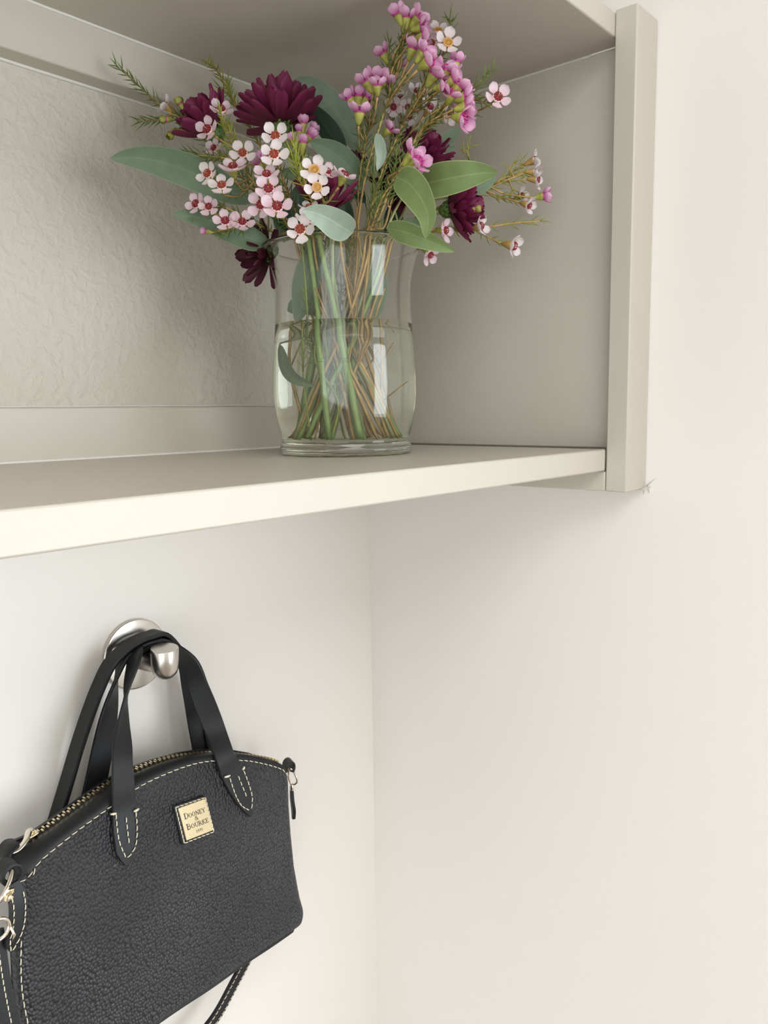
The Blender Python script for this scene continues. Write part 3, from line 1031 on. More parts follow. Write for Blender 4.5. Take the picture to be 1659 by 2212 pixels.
RINGS = [(0, 15, 15, .0062, -.001), (0, 15, 28, .0056, .001), (0, 13, 44, .0046, .002), (1, 10, 58, .0036, .003), (1, 8, 70, .0025, .0035), (2, 5, 82, .001, .004)]
CUPPED = [(0, 13, 30, .0062, -.001), (0, 13, 46, .0056, .001), (1, 12, 60, .0046, .002), (2, 10, 75, .003, .003)]
FEW = [(0, 9, 14, .0060, -.001), (1, 8, 44, .004, .002), (2, 6, 70, .002, .003)]
mum('largest burgundy chrysanthemum, opening upward at top left of the bouquet', (606, 270, -.02), (-.08, .97, -.02), 0.98, 'm', RINGS, [(650, 480, .0), (640, 360, -.01)])
mum('burgundy chrysanthemum at far left, partly behind a waxflower', (462, 282, -.02), (-.62, .70, .32), 0.86, 'm', CUPPED, [(600, 480, .01), (540, 380, .0)])
mum('dark chrysanthemum low in the middle with cupped petals under the amber-eyed waxflowers', (700, 452, -.06), (.05, .95, .32), 0.80, 'm', CUPPED, [(710, 500, -.04)])
mum('burgundy chrysanthemum at upper right behind the waxflower stems', (905, 350, .01), (.40, .80, .40), 0.80, 'm', RINGS, [(840, 480, .02), (870, 410, .015)])
mum('burgundy chrysanthemum facing right with one petal hanging down', (972, 452, -.01), (.96, .12, .22), 0.80, 'm', RINGS, [(860, 495, .0), (920, 468, -.005)])
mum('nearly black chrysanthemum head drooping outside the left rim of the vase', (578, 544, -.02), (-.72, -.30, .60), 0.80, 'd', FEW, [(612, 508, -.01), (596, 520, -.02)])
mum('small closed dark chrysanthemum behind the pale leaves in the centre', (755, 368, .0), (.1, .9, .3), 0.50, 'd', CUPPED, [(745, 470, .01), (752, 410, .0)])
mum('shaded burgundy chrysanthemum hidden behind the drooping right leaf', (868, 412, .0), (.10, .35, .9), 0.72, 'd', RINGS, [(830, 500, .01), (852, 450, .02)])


# ================================================================ eucalyptus
def leaf(parent, mat, pts, width, roll=0.0, fold=0.12, label=None, tipw=0.03, bulge=0.42, wav=0.0):
    C = catmull([at(*p) for p in pts], 6)
    C = resample(C, 0.0035)
    n = len(C)
    vs, fs, uv = [], [], []
    wid = width / 2593.0
    NU = 8
    for i, p in enumerate(C):
        t = i / (n - 1)
        tg = (C[min(i + 1, n - 1)] - C[max(i - 1, 0)]).normalized()
        vw = (CAM - p).normalized()
        sd = tg.cross(vw)
        sd = (sd - tg * sd.dot(tg)).normalized()
        rl = roll if not isinstance(roll, tuple) else lerp(roll[0], roll[1], t)
        sd = Matrix.Rotation(rl, 3, tg) @ sd
        nm = sd.cross(tg)
        k = t ** (math.log(.5) / math.log(bulge))
        hw = wid * .5 * max(tipw * (0.15 if t in (0, 1) else 1), sin(pi * k) ** .64)
        for j in range(NU + 1):
            s = (j / NU - .5) * 2
            lift = abs(s) ** 1.3 * fold * hw * 2 + wav * wid * sin(t * 9 + s) * s
            vs.append(p + sd * (s * hw) + nm * lift)
            uv.append((j / NU, t))
    # upper and under face with a small thickness
    m = len(vs)
    top = MB().add(vs, [(i * (NU + 1) + j, i * (NU + 1) + j + 1, (i + 1) * (NU + 1) + j + 1, (i + 1) * (NU + 1) + j) for i in range(n - 1) for j in range(NU)], uv)
    o = obj('leaf', top, M[mat], parent, fix=False)
    if label: o['label'] = label
    return o


def euc(label, stem_pts, leaves, r=0.0016):
    sp = [at(*p) for p in stem_pts]
    base = vase_path(sp[0])
    th = thing('eucalyptus_branch', label, 'foliage', tuple(base[0]), 'eucalyptus branches in the vase')
    pts = catmull(base + sp, 6)
    st = MB().tube(pts, [r * (1.1 - 0.6 * i / len(pts)) for i in range(len(pts))], 6)
    for l in leaves:
        a = at(*l[1][0])
        j = min(pts, key=lambda q: (q - a).length)
        st.tube([j, j.lerp(a, .5) + UPV * 0.001, a], [0.0009, 0.0008, 0.0007], 5)
    obj('stem', st, M['eucstem'], th, fix=False)
    for l in leaves:
        leaf(th, *l[:3], **(l[3] if len(l) > 3 else {}))
    return th


euc('eucalyptus branch with two long leaves stretching out to the left',
    [(615, 500, .0), (580, 460, -.02)],
    [('leafblue', [(548, 436, -.03), (490, 410, -.04), (420, 375, -.05), (340, 348, -.06), (282, 340, -.065), (238, 342, -.07)], 66, dict(roll=(.2, -.1), bulge=.45)),
     ('leafblue', [(580, 524, -.03), (545, 518, -.04), (500, 497, -.05), (440, 473, -.06), (370, 461, -.07)], 52, dict(roll=.15, bulge=.38))])
euc('eucalyptus branch rising behind the bouquet to its upright top centre leaves',
    [(745, 480, .02), (760, 400, .02)],
    [('leafgrey', [(778, 335, .02), (752, 280, .02), (715, 228, .02), (672, 188, .015), (634, 172, .01)], 62, dict(roll=.1, bulge=.5)),
     ('leafdark', [(748, 338, .01), (722, 300, .01), (695, 262, .01), (676, 226, .01)], 48, dict(roll=.3, bulge=.5)),
     ('leafblue', [(782, 412, -.02), (760, 370, -.03), (722, 332, -.035), (668, 304, -.04)], 52, dict(roll=.1, bulge=.45))])
euc('eucalyptus sprig whose palest leaf lies forward over the vase rim',
    [(740, 512, -.07), (762, 503, -.09)],
    [('leafpale', [(761, 504, -.105), (738, 490, -.12), (705, 470, -.135), (675, 458, -.14), (653, 454, -.145)], 52, dict(roll=-.15, bulge=.42)),
     ('leafblue', [(650, 385, -.02), (630, 376, -.02), (606, 372, -.02)], 26, dict(bulge=.5))])
euc('eucalyptus branch on the right with one long flat leaf pointing right',
    [(860, 480, -.01), (890, 420, -.04)],
    [('leafgreen', [(898, 405, -.06), (940, 392, -.08), (990, 382, -.09), (1040, 374, -.095), (1077, 374, -.10)], 62, dict(roll=-.1, bulge=.42)),
     ('leafblue', [(1000, 424, -.01), (1035, 405, -.01), (1072, 383, -.01)], 30, dict(bulge=.5)),
     ('leafblue', [(950, 318, .02), (968, 300, .02), (994, 280, .02)], 30, dict(bulge=.5)),
     ('leafblue', [(955, 330, .02), (970, 322, .02), (987, 318, .02)], 12, dict(bulge=.5))])
euc('eucalyptus branch whose leaf arches over and droops to the vase rim on the right',
    [(835, 505, -.03), (845, 470, -.05), (870, 425, -.07)],
    [('leafgreen', [(857, 382, -.10), (885, 398, -.12), (910, 430, -.13), (925, 470, -.135), (920, 517, -.135)], 56, dict(roll=(-.1, .5), bulge=.40)),
     ('leafgreen', [(836, 494, -.09), (870, 500, -.10), (912, 515, -.105), (950, 530, -.105), (982, 544, -.105)], 40, dict(roll=.25, bulge=.36)),
     ('leafblue', [(860, 484, -.06), (890, 482, -.06), (925, 498, -.06)], 24, dict(roll=.3, bulge=.45))])
euc('eucalyptus sprig with a narrow upright silvery leaf between the tall stems',
    [(790, 490, -.02), (805, 420, -.04)],
    [('leafpale', [(813, 288, -.07), (822, 315, -.075), (824, 340, -.075), (814, 370, -.075)], 22, dict(roll=.2, bulge=.45)),
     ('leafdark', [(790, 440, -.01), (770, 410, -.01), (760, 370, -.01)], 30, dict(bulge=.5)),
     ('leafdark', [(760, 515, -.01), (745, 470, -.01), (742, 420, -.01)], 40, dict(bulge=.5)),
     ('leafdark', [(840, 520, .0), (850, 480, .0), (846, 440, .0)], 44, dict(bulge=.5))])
euc('eucalyptus sprig of small shaded leaves deep between the left stems',
    [(650, 520, -.01), (630, 480, -.015)],
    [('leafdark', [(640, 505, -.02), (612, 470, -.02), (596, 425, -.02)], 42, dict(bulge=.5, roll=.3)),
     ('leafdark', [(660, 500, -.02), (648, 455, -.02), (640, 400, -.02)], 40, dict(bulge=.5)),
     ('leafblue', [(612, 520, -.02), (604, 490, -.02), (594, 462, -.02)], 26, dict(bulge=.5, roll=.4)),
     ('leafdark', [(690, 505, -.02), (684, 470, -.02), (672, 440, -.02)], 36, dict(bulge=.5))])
euc('eucalyptus cutting with grey-green leaves pressed down inside the glass vase',
    [(700, 560, -.02)],
    [('leafblue', [(690, 520, -.030), (678, 560, -.035), (662, 610, -.035), (652, 660, -.03), (640, 700, -.03)], 56, dict(roll=.2, bulge=.45)),
     ('leafblue', [(712, 670, -.02), (680, 662, -.025), (645, 660, -.025), (620, 672, -.02)], 44, dict(roll=.3, bulge=.5)),
     ('leafblue', [(812, 690, -.01), (815, 630, -.01), (812, 580, -.01), (806, 535, -.01)], 46, dict(roll=.2, bulge=.5)),
     ('leafblue', [(632, 745, -.015), (636, 790, -.02), (652, 818, -.025), (690, 836, -.03)], 26, dict(roll=.2, bulge=.45))], r=0.0014)

# loose stems standing in the water
for k, (label, c, r, mt, b0, b1) in enumerate((
        ('thick pale green cut stem on the left inside the vase', (0, 0), .0022, 'mumstem', (-.010, -.034), (-.026, -.020)),
        ('thick green cut stem slanting to the right inside the vase', (0, 0), .0024, 'mumstem', (.012, -.030), (-.018, -.026)),
        ('green cut stem leaning left at the foot of the vase', (0, 0), .0024, 'mumstem', (-.030, .004), (-.004, .012)))):
    P0 = VC + _r * b0[0] + V3((0, 0, 0.0130)) - V3((FWD.x, FWD.y, 0)).normalized() * (-b0[1])
    P1 = VC + _r * b1[0] + V3((0, 0, 0.176)) - V3((FWD.x, FWD.y, 0)).normalized() * (-b1[1])
    pts = catmull([P0, P0.lerp(P1, .5) + _r * .001, P1], 8)
    mm = MB().tube(pts, [r * (1.08 - .25 * i / len(pts)) for i in range(len(pts))], 8)
    q = pts[len(pts) * 2 // 5]
    mm.tube([q - V3((0, 0, .0015)), q, q + V3((0, 0, .0015))], [r * 1.02, r * 1.3, r * 1.02], 8)
    tag(obj('cut_stem', mm, M[mt], fix=True), label, 'stem', 'loose stems in the vase')


for k in range(11):
    a0, a1 = random.uniform(0, 6.28), random.uniform(0, 6.28)
    r0, r1 = random.uniform(.015, .040), random.uniform(.022, .042)
    z1 = random.choice((.10, .13, .165, .175))
    P0 = VC + V3((r0 * cos(a0), r0 * sin(a0), .0125)); P1 = VC + V3((r1 * cos(a1), r1 * sin(a1), z1))
    j = V3((random.uniform(-.006, .006), random.uniform(-.006, .006), 0))
    pts = catmull([P0, P0.lerp(P1, .35) + j, P0.lerp(P1, .7) - j * .6, P1], 5)
    mm = MB().tube(pts, [random.uniform(.0007, .0011)] * len(pts), 5)
    for q in (5, 9):
        d = V3((random.uniform(-.012, .012), random.uniform(-.012, .012), random.uniform(.012, .028)))
        e = pts[q] + d
        hv = V3((e.x - VC.x, e.y - VC.y, 0))
        if hv.length > .043: e -= hv * (1 - .043 / hv.length)
        mm.tube([pts[q], pts[q].lerp(e, .6), e], [.0006, .0005, .0003], 4)
        if k % 3 == 0:
            needles(mm, [pts[q], e], .004, .008, .1)
    tag(obj('twig', mm, M['twig' if k % 3 else 'twiggreen'], fix=False), 'bare forked %s twig standing in the water of the glass vase' % ('straw-coloured' if k % 3 else 'green needled'), 'twig', 'straw-coloured twigs standing in the vase' if k % 3 else 'green twigs standing in the vase')

# ================================================================ wall hook
HX, HZ = -0.3135, -0.1735
hook = thing('wall_hook', 'round brushed-nickel robe hook on the wall carrying the handbag', 'hook', (HX, 0, HZ))
NY = V3((0, -1, 0))
obj('base_plate', MB().lathe([(0, 0.0003), (0.0306, 0.0003), (0.0311, 0.0008), (0.0311, 0.0040), (0.0306, 0.0047), (0.0294, 0.0051), (0, 0.0053)], 64, axis=NY, origin=(HX, 0, HZ)), M['nickel'], hook, sharp=24)
obj('post', MB().lathe([(0, 0.003), (0.0122, 0.0040), (0.0118, 0.009), (0.0112, 0.018), (0.0106, 0.028), (0.0100, 0.036), (0.0098, 0.046), (0, 0.047)], 40, axis=NY, origin=(HX, 0, HZ)), M['nickel'], hook, sharp=50)
KC = V3((HX, -0.0465, HZ))
kn = MB().lathe([(0, -0.0135), (0.0035, -0.0130), (0.0070, -0.0112), (0.0098, -0.0080), (0.0113, -0.0035), (0.0116, 0.002), (0.0116, 0.0135), (0.0112, 0.0142), (0, 0.0146)], 40,
              axis=V3((-0.05, -0.10, 1)), origin=KC)
obj('knob', kn, M['nickel'], hook, sharp=40)

# ================================================================ handbag
YA, YB = -0.0363, 0.107                             # front panel lies on the plane y = YA + YB*z
ZB = -0.4555                                        # underside


def front_plane(x, y, off=0.0):
    d = ray(x, y)
    t = (YA - off + YB * CAM.z - CAM.y) / (d.y - YB * d.z)
    return CAM + d * t


TOPPX = [(62, 1876), (75, 1862), (120, 1820), (180, 1774), (240, 1731), (300, 1691), (360, 1661), (420, 1641), (470, 1634), (530, 1635), (570, 1642), (600, 1651), (612, 1657), (626, 1680)]
LEFTPX = [(30, 1905), (30, 1960), (31, 2010), (33, 2060), (36, 2130), (46, 2212), (62, 2330), (72, 2400), (92, 2440)]
RIGHTPX = [(630, 1690), (631, 1740), (635, 1800), (642, 1870), (655, 1940), (668, 1985), (674, 2010), (672, 2030), (664, 2040)]
topP = [front_plane(*p) for p in TOPPX]
lefP = [front_plane(*p) for p in LEFTPX]
rigP = [front_plane(*p) for p in RIGHTPX]
X0, X1 = lefP[0].x, rigP[0].x
tx = [X0] + [p.x for p in topP] + [X1]
tz = [lefP[0].z] + [p.z for p in topP] + [rigP[0].z]
lz, lx = [p.z for p in reversed(lefP)], [p.x for p in reversed(lefP)]
rz, rx = [p.z for p in reversed(rigP)], [p.x for p in reversed(rigP)]


def bulge(u, v):
    a = max(0.0, sin(pi * min(1, max(0, u)))) ** .6
    b = max(0.0, sin(pi * min(1, max(0, v * .92 + .04)))) ** .7
    g = 0.0055 * a * b
    q = 0.0013 * noise.noise((u * 5.5, v * 4, 2.3)) * a
    # drape folds running down from the handle patches
    q += 0.0010 * math.exp(-((u - .18) / .06) ** 2) * sin(v * 9 + u * 14) * b
    return g + q


def bag_pt(u, v, back=False):
    ztop = interp(tx, tz, lerp(X0, X1, u))
    z = ZB + (ztop - ZB) * v
    xl, xr = interp(lz, lx, z), interp(rz, rx, z)
    h = z - ZB
    R = 0.016
    if h < R:
        inset = R - sqrt(max(0.0, R * R - (R - h) ** 2))
        xl += inset * .4
        xr -= inset
    x = lerp(xl, xr, u)
    e = min(u, 1 - u)
    rnd = 0.0
    if e < .035:
        k = 1 - e / .035
        rnd = 0.0085 * (1 - sqrt(max(0, 1 - k * k)))
    if h < 0.010:
        k = 1 - h / 0.010
        rnd = max(rnd, 0.006 * (1 - sqrt(max(0, 1 - k * k))))
    yf = YA + YB * z
    if not back:
        return V3((x, yf - bulge(u, v) + rnd, z))
    th = (0.010 + (0.066 - 0.010) * (1 - v) ** .55) * max(0.0, 1 - abs(2 * u - 1) ** 3.2) + 0.0075
    if h < 0.02:
        th *= 0.9 + 0.1 * h / 0.02
    return V3((x, min(-0.0012, yf + th), z - 0.014 * v ** 6 * (1 - abs(2 * u - 1) ** 3)))


def surf(x, y, off=0.0006):
    """point of the front panel's leather seen at a pixel, lifted by OFF"""
    b = 0.0
    for _ in range(5):
        p = front_plane(x, y, b)
        ztop = interp(tx, tz, p.x)
        v = (p.z - ZB) / max(1e-6, ztop - ZB)
        xl, xr = interp(lz, lx, p.z), interp(rz, rx, p.z)
        u = (p.x - xl) / (xr - xl)
        b = bulge(min(1, max(0, u)), min(1, max(0, v)))
    p = front_plane(x, y, b + off)
    return p


FN = V3((0, -1, -YB)).normalized() * 1.0            # outward normal of the front panel (towards the room)
FN = V3((0, -1, YB)).normalized()
FX = V3((1, 0, 0))
FZ = FX.cross(FN) * -1
FZ = V3((0, YB, 1)).normalized()

bag = thing('handbag', 'black pebbled-leather satchel with cream stitching and gold hardware hanging from the wall hook', 'handbag', ((X0 + X1) / 2, -0.05, ZB))
NU, NV = 96, 84
m = MB()
us = [0.5 - 0.5 * cos(pi * (i / NU)) * (0.55 + 0.45) for i in range(NU + 1)]
us = [lerp(i / NU, us[i], .55) for i in range(NU + 1)]
vsv = [(j / NV) ** 1.0 for j in range(NV + 1)]
vsv = [lerp(a, a * a, .25) for a in vsv]
rows = []
for v in vsv:
    rows.append([bag_pt(u, v) for u in us] + [bag_pt(u, v, True) for u in reversed(us)])
k = len(rows[0])
vs_ = [p for r_ in rows for p in r_]
fs_ = []
for j in range(NV):
    for i in range(k):
        fs_.append((j * k + i, j * k + (i + 1) % k, (j + 1) * k + (i + 1) % k, (j + 1) * k + i))
for j in (0, NV):                                   # underside and top closure
    for i in range(NU):
        a, b, c, d = j * k + i, j * k + i + 1, j * k + (k - 2 - i), j * k + (k - 1 - i)
        fs_.append((a, d, c, b) if j == 0 else (a, b, c, d))
obj('body', m.add(vs_, fs_), M['leather'], bag, sharp=70)

# piping along the underside and the left seam
pp = [bag_pt(u, 0.0) + V3((0, -0.0016, 0.0006)) for u in [i / 60 for i in range(61)]]
obj('piping', MB().tube(pp, 0.0021, 8), M['smooth'], bag)

# smooth leather binding between the front panel and the zip
zy = -0.0475
ZIPPX = [(66, 1808), (100, 1786), (150, 1750), (200, 1714), (245, 1684), (300, 1658), (350, 1640), (400, 1630), (460, 1625), (520, 1629), (560, 1634), (590, 1640), (604, 1646)]
zipP = resample(catmull([ony(x, y, zy) for x, y in ZIPPX], 8), 0.0022)
zn = len(zipP)


def zip_at(x):
    return interp([p.x for p in zipP], [p.z for p in zipP], x)


m = MB()
cross = []
NB = 70
for i in range(NB + 1):
    u = lerp(0.012, 0.985, i / NB)
    f0 = bag_pt(u, 1.0)
    zt_ = zip_at(f0.x)
    zt_ = max(min(zt_, f0.z + 0.016), f0.z + 0.001)
    f1 = V3((f0.x, f0.y - 0.0010, f0.z - 0.0016))
    f2 = V3((f0.x, f0.y - 0.0004, f0.z + 0.0018))
    f3 = V3((f0.x, lerp(f0.y, zy, .55), lerp(f0.z, zt_, .75) + 0.0006))
    f4 = V3((f0.x, zy - 0.0035, zt_ - 0.0008))
    f5 = V3((f0.x, zy - 0.0030, zt_ - 0.0030))
    b4 = V3((f0.x, zy + 0.0036, zt_ + 0.0001))
    b3 = V3((f0.x, zy + 0.009, zt_ - 0.0012))
    b2 = V3((f0.x, zy + 0.015, f0.z - 0.012))
    cross.append((f1, f2, f3, f4, f5, b4, b3, b2))
vv, ff = [], []
for c in cross: vv += list(c[:5])
for i in range(NB):
    for j in range(4):
        ff.append((i * 5 + j, (i + 1) * 5 + j, (i + 1) * 5 + j + 1, i * 5 + j + 1))
o = len(vv)
for c in cross: vv += list(c[5:])
for i in range(NB):
    for j in range(2):
        ff.append((o + i * 3 + j, o + (i + 1) * 3 + j, o + (i + 1) * 3 + j + 1, o + i * 3 + j + 1))
obj('zip_binding', m.add(vv, ff), M['smooth'], bag)
m = MB()
vv, ff = [], []
for p in zipP:
    vv += [V3((p.x, zy - 0.0040, p.z - 0.0012)), V3((p.x, zy, p.z - 0.0006)), V3((p.x, zy + 0.0040, p.z - 0.0012))]
for i in range(zn - 1):
    for j in (0, 1):
        ff.append((i * 3 + j, (i + 1) * 3 + j, (i + 1) * 3 + j + 1, i * 3 + j + 1))
zp = obj('zipper', m.add(vv, ff), M['tape'], bag)
m = MB()
for i, p in enumerate(zipP[:-1]):
    t = (zipP[i + 1] - p).normalized()
    up = V3((-t.z, 0, t.x))
    s = 1 if i % 2 else -1
    m.obox(p + V3((0, s * 0.0013, 0)) + up * 0.0001, t * 0.00070, V3((0, 0.0017, 0)), up * 0.0007)
tag(obj('zipper_teeth', m, M['goldtooth'], zp, smooth=False), kind='stuff')
# slider and its pull
sp = ony(70, 1806, zy)
t = (zipP[4] - zipP[0]).normalized()
up = V3((-t.z, 0, t.x))
m = MB()
m.obox(sp + up * 0.0012, t * 0.0042, V3((0, 0.0038, 0)), up * 0.0012)
m.obox(sp + up * 0.0030 - t * 0.001, t * 0.0034, V3((0, 0.0012, 0)), up * 0.0008)
tag(obj('slider', m, M['gold'], zp, bevel=0.0008), 'gold slider')
a = [sp + up * 0.0042 + t * 0.002, sp + up * 0.0050 - t * 0.001, ony(56, 1815, zy - .006), ony(40, 1834, zy - .008), ony(22, 1843, zy - .008)]
A = catmull(a, 6)
m = MB().strap(A, [V3((0, 1, 0.3))] * len(A), [lerp(0.0055, 0.0035, i / len(A)) for i in range(len(A))], 0.0012)
tag(obj('zip_pull', m, M['silver'], zp), 'gold pull tab')
m = MB()
L0 = [ony(40, 1822, zy + .002), ony(22, 1826, zy), ony(10, 1848, zy - .004), ony(13, 1872, zy - .006), ony(26, 1870, zy - .006)]
L1 = catmull(L0, 6)
m.strap(L1, [V3((0, 1, 0))] * len(L1), 0.016, 0.0028)
obj('zip_end_tab', m, M['smooth'], bag)


# ---------------------------------------------------------------- stitches
def stitches(m, P, nrm, pitch=0.0062, ln=0.0046, r=0.00044):
    P = resample(P, pitch)
    for i in range(len(P) - 1):
        d = P[i + 1] - P[i]
        L = d.length
        d.normalize()
        n_ = nrm - d * nrm.dot(d)
        n_.normalize()
        s = d.cross(n_)
        a = P[i] + d * (L - ln) * .5 - s * 0.00018
        b = a + d * ln + s * 0.00036
        m.tube([a - n_ * 0.0003, a.lerp(b, .2) + n_ * r * .6, a.lerp(b, .8) + n_ * r * .6, b - n_ * 0.0003], [r * .7, r, r, r * .7], 5)


def sline(px, off=0.0010, n=6):
    return [surf(q[0], q[1], off) for q in cat2(px, n)]


def cat2(px, n=6):
    return [(p.x, p.y) for p in catmull([V3((x, y, 0)) for x, y in px], n)]


m = MB()
TOPST = [(72, 1893), (74, 1876), (90, 1857), (120, 1832), (180, 1785), (240, 1742), (300, 1700), (360, 1671), (420, 1650), (470, 1643), (530, 1643), (570, 1650), (596, 1657), (609, 1662)]
for q in (TOPST, [(38, 1907), (52, 1902), (66, 1893), (72, 1880)], [(609, 1661), (616, 1668), (623, 1678)]):
    stitches(m, sline(q), FN)
stitches(m, sline([(46, 2030), (45, 2070), (46, 2120), (51, 2165), (61, 2215), (74, 2290), (86, 2370)]), FN)
tag(obj('stitching', m, M['thread'], bag), 'cream top stitching', kind='stuff')


# ---------------------------------------------------------------- handles
def handle(front):
    if front:
        L = [(273, 1868, None), (272, 1835, None), (270, 1790, None), (268, 1748, None), (266, 1700, -.0700), (264, 1640, -.067), (266, 1570, -.054), (274, 1490, -.046), (290, 1425, -.038)]
        Rr = [(408, 1425, -.038), (432, 1490, -.046), (462, 1570, -.054), (484, 1630, -.0690), (497, 1664, None), (510, 1690, None), (526, 1722, None), (541, 1762, None)]
        yy, lay = -.0240, 0.0050
    else:
        L = [(186, 1780, -.018), (200, 1720, -.018), (212, 1665, -.019), (224, 1605, -.020), (236, 1540, -.021), (250, 1470, -.022), (268, 1415, -.023)]
        Rr = [(398, 1425, -.024), (418, 1490, -.022), (430, 1570, -.021), (437, 1620, -.020), (440, 1660, -.019), (446, 1720, -.018)]
        yy, lay = -.0225, 0.0018
    P, Wv = [], []
    def p3(q):
        return surf(q[0], q[1], 0.0022) if q[2] is None else ony(*q)
    for q in L:
        P.append(p3(q)); Wv.append(q)
    r0 = 0.0108 + lay
    arc = []
    for a in (132, 90, 48):
        arc.append(V3((HX + (0.0215 if front else 0.0180) * cos(radians(a)), yy, HZ + r0 * (0.30 + 0.70 * sin(radians(a))))))
    k0 = len(P)
    P += arc
    k1 = len(P)
    for q in Rr:
        P.append(p3(q))
    # width direction: flat on the panel at the ends, turning across the hook post at the top
    wv = []
    for i in range(len(P)):
        if i < k0:
            f = i / (k0)
            s = 1
        elif i < k1:
            f, s = 1.0, 0
        else:
            f = 1 - (i - k1 + 1) / (len(P) - k1)
            s = -1
        f = max(0.0, (f - (.42 if front else .35)) / (.58 if front else .65))
        f = f * f * (3 - 2 * f)
        if i < k0:
            w_ = FX.lerp(V3((0, 1, 0)), f * .97)
        elif i < k1:
            w_ = V3((0, 1, 0))
        else:
            w_ = FX.lerp(V3((0, -1, 0)), f * .97) * -1
        wv.append(w_)
    n = 6
    C = catmull(P, n)
    W = catmull(wv, n)
    W = [w_.normalized() for w_ in W]
    wid = []
    N = len(C)
    for i in range(N):
        e = min(i, N - 1 - i) / n
        w0 = 0.0210 if front else 0.0205
        if front:
            base = interp([0, .5, 1, 2, 3, 4, 6, 9], [0.0025, 0.0115, 0.0185, 0.0215, 0.0212, 0.0195, 0.0180, 0.0175], e)
        else:
            base = interp([0, 9], [0.0215, 0.0190], e)
        wid.append(base)
    hd = obj('handle', MB().strap(C, W, wid, 0.0030), M['smooth'], bag, sharp=45)
    if not front:
        return hd
    hd['label'] = 'front carrying handle sewn to the front panel'
    st = MB()
    for (ax, side) in (((0, 0), 1), ((0, 0), 2)):
        pass
    off = 0.0042
    for px in ([(250, 1757), (253, 1790), (258, 1820), (272, 1853)], [(293, 1752), (296, 1785), (295, 1815), (290, 1836), (274, 1854)], [(272, 1764), (274, 1784), (279, 1823)],
               [(496, 1680), (508, 1716), (522, 1741), (539, 1750)], [(526, 1664), (536, 1690), (545, 1722), (543, 1748)], [(514, 1675), (524, 1700), (533, 1722)]):
        stitches(st, sline(px, off, 4), FN, 0.0052, 0.0040, 0.00045)
    for (a, b) in (((239, 1759), (251, 1757)), ((289, 1753), (300, 1747)), ((485, 1679), (497, 1675)), ((524, 1663), (528, 1656))):
        p, q = surf(*a, off), surf(*b, off)
        st.tube([p, p.lerp(q, .5) + FN * .0005, q], [.0007, .0011, .0007], 6)
    tag(obj('stitching', st, M['thread'], hd), 'cream stitching and bar tacks', kind='stuff')
    return hd


handle(False)
handle(True)

# ---------------------------------------------------------------- shoulder strap
ss_pts = [(100, 1830, -.012), (122, 1762, -.014), (144, 1690, -.016), (167, 1612, -.018), (190, 1543, -.020), (213, 1483, -.022), (240, 1430, -.0235)]
P = [ony(*q) for q in ss_pts]
for a in (128, 90, 52):
    r0 = 0.0108 + 0.0094
    P.append(V3((HX + .0265 * cos(radians(a)), -.0240, HZ + r0 * (0.30 + 0.70 * sin(radians(a))))))
P += [ony(*q) for q in [(404, 1440, -.020), (424, 1520, -.018), (438, 1600, -.016), (446, 1650, -.014), (452, 1720, -.013)]]
C = catmull(P, 6)
ss = obj('shoulder_strap', MB().strap(C, [V3((0.0, 1, 0.0))] * len(C), 0.0170, 0.0036), M['edge'], bag, sharp=45)
# its lower run, below the bag
low = catmull([ony(540, 2060, -.030), ony(508, 2120, -.030), ony(470, 2190, -.030), ony(432, 2240, -.030), ony(380, 2300, -.032)], 6)
wl = [V3((0.85, 0, -0.5))] * len(low)
obj('strap_run', MB().strap(low, wl, 0.0125, 0.0030), M['smooth'], ss, sharp=45)
st = MB()
for sgn in (-1, 1):
    stitches(st, [p + wl[0] * (sgn * 0.0043) + V3((0, -0.0019, 0)) for p in low], V3((0, -1, 0)), 0.0048, 0.0036, 0.00042)
# left run hanging from the buckle, close to the viewer's side of the bag
lf = catmull([ony(-16, 2015, -.078), ony(-10, 2060, -.080), ony(-3, 2110, -.082), ony(6, 2160, -.084), ony(17, 2212, -.086), ony(36, 2290, -.088)], 6)
wl2 = [V3((1, 0, 0.12))] * len(lf)
obj('strap_run', MB().strap(lf, wl2, 0.0150, 0.0032), M['smooth'], ss, sharp=45)
for sgn in (-1, 1):
    stitches(st, [p + wl2[0] * (sgn * 0.0036) + V3((-0.002, -0.0020, 0)) for p in lf], V3((0, -1, 0)), 0.0048, 0.0036, 0.00042)
# folded end with its stitched tongue
tg_ = catmull([ony(26, 1908, -.080), ony(38, 1945, -.083), ony(38, 1990, -.084), ony(30, 2024, -.084), ony(22, 2052, -.083)], 7)
wt = [V3((1, 0, 0.05))] * len(tg_)
NT = len(tg_)
obj('strap_end', MB().strap(tg_, wt, [interp([0, .15, .75, .9, 1], [.009, .0125, .0125, .010, .003], i / (NT - 1)) for i in range(NT)], 0.0036), M['smooth'], ss, sharp=45)
for sgn in (-1, 1):
    stitches(st, [p + wt[0] * (sgn * interp([0, .75, 1], [.0040, .0040, .0004], i / (NT - 1))) + V3((0, -0.0024, 0)) for i, p in enumerate(tg_)][4:], V3((0, -1, 0)), 0.0048, 0.0036, 0.00042)
tag(obj('stitching', st, M['thread'], ss), 'cream stitching on the strap', kind='stuff')
# buckle
bc = ony(-7, 2010, -.088)
rp = [bc + V3((0.0085 * cos(a), 0, 0.0075 * sin(a) if abs(sin(a)) < .8 else 0.0075 * sin(a))) for a in [2 * pi * i / 24 for i in range(24)]]
m = MB().ring(rp, 0.0013, 8)
m.tube([bc + V3((0.0085, 0, 0.0)), bc + V3((0.0105, -.002, -0.008)), bc + V3((0.0090, -.001, -.012))], [.0011, .0011, .0006], 6)
tag(obj('buckle', m, M['silver'], ss), 'pale gold buckle')
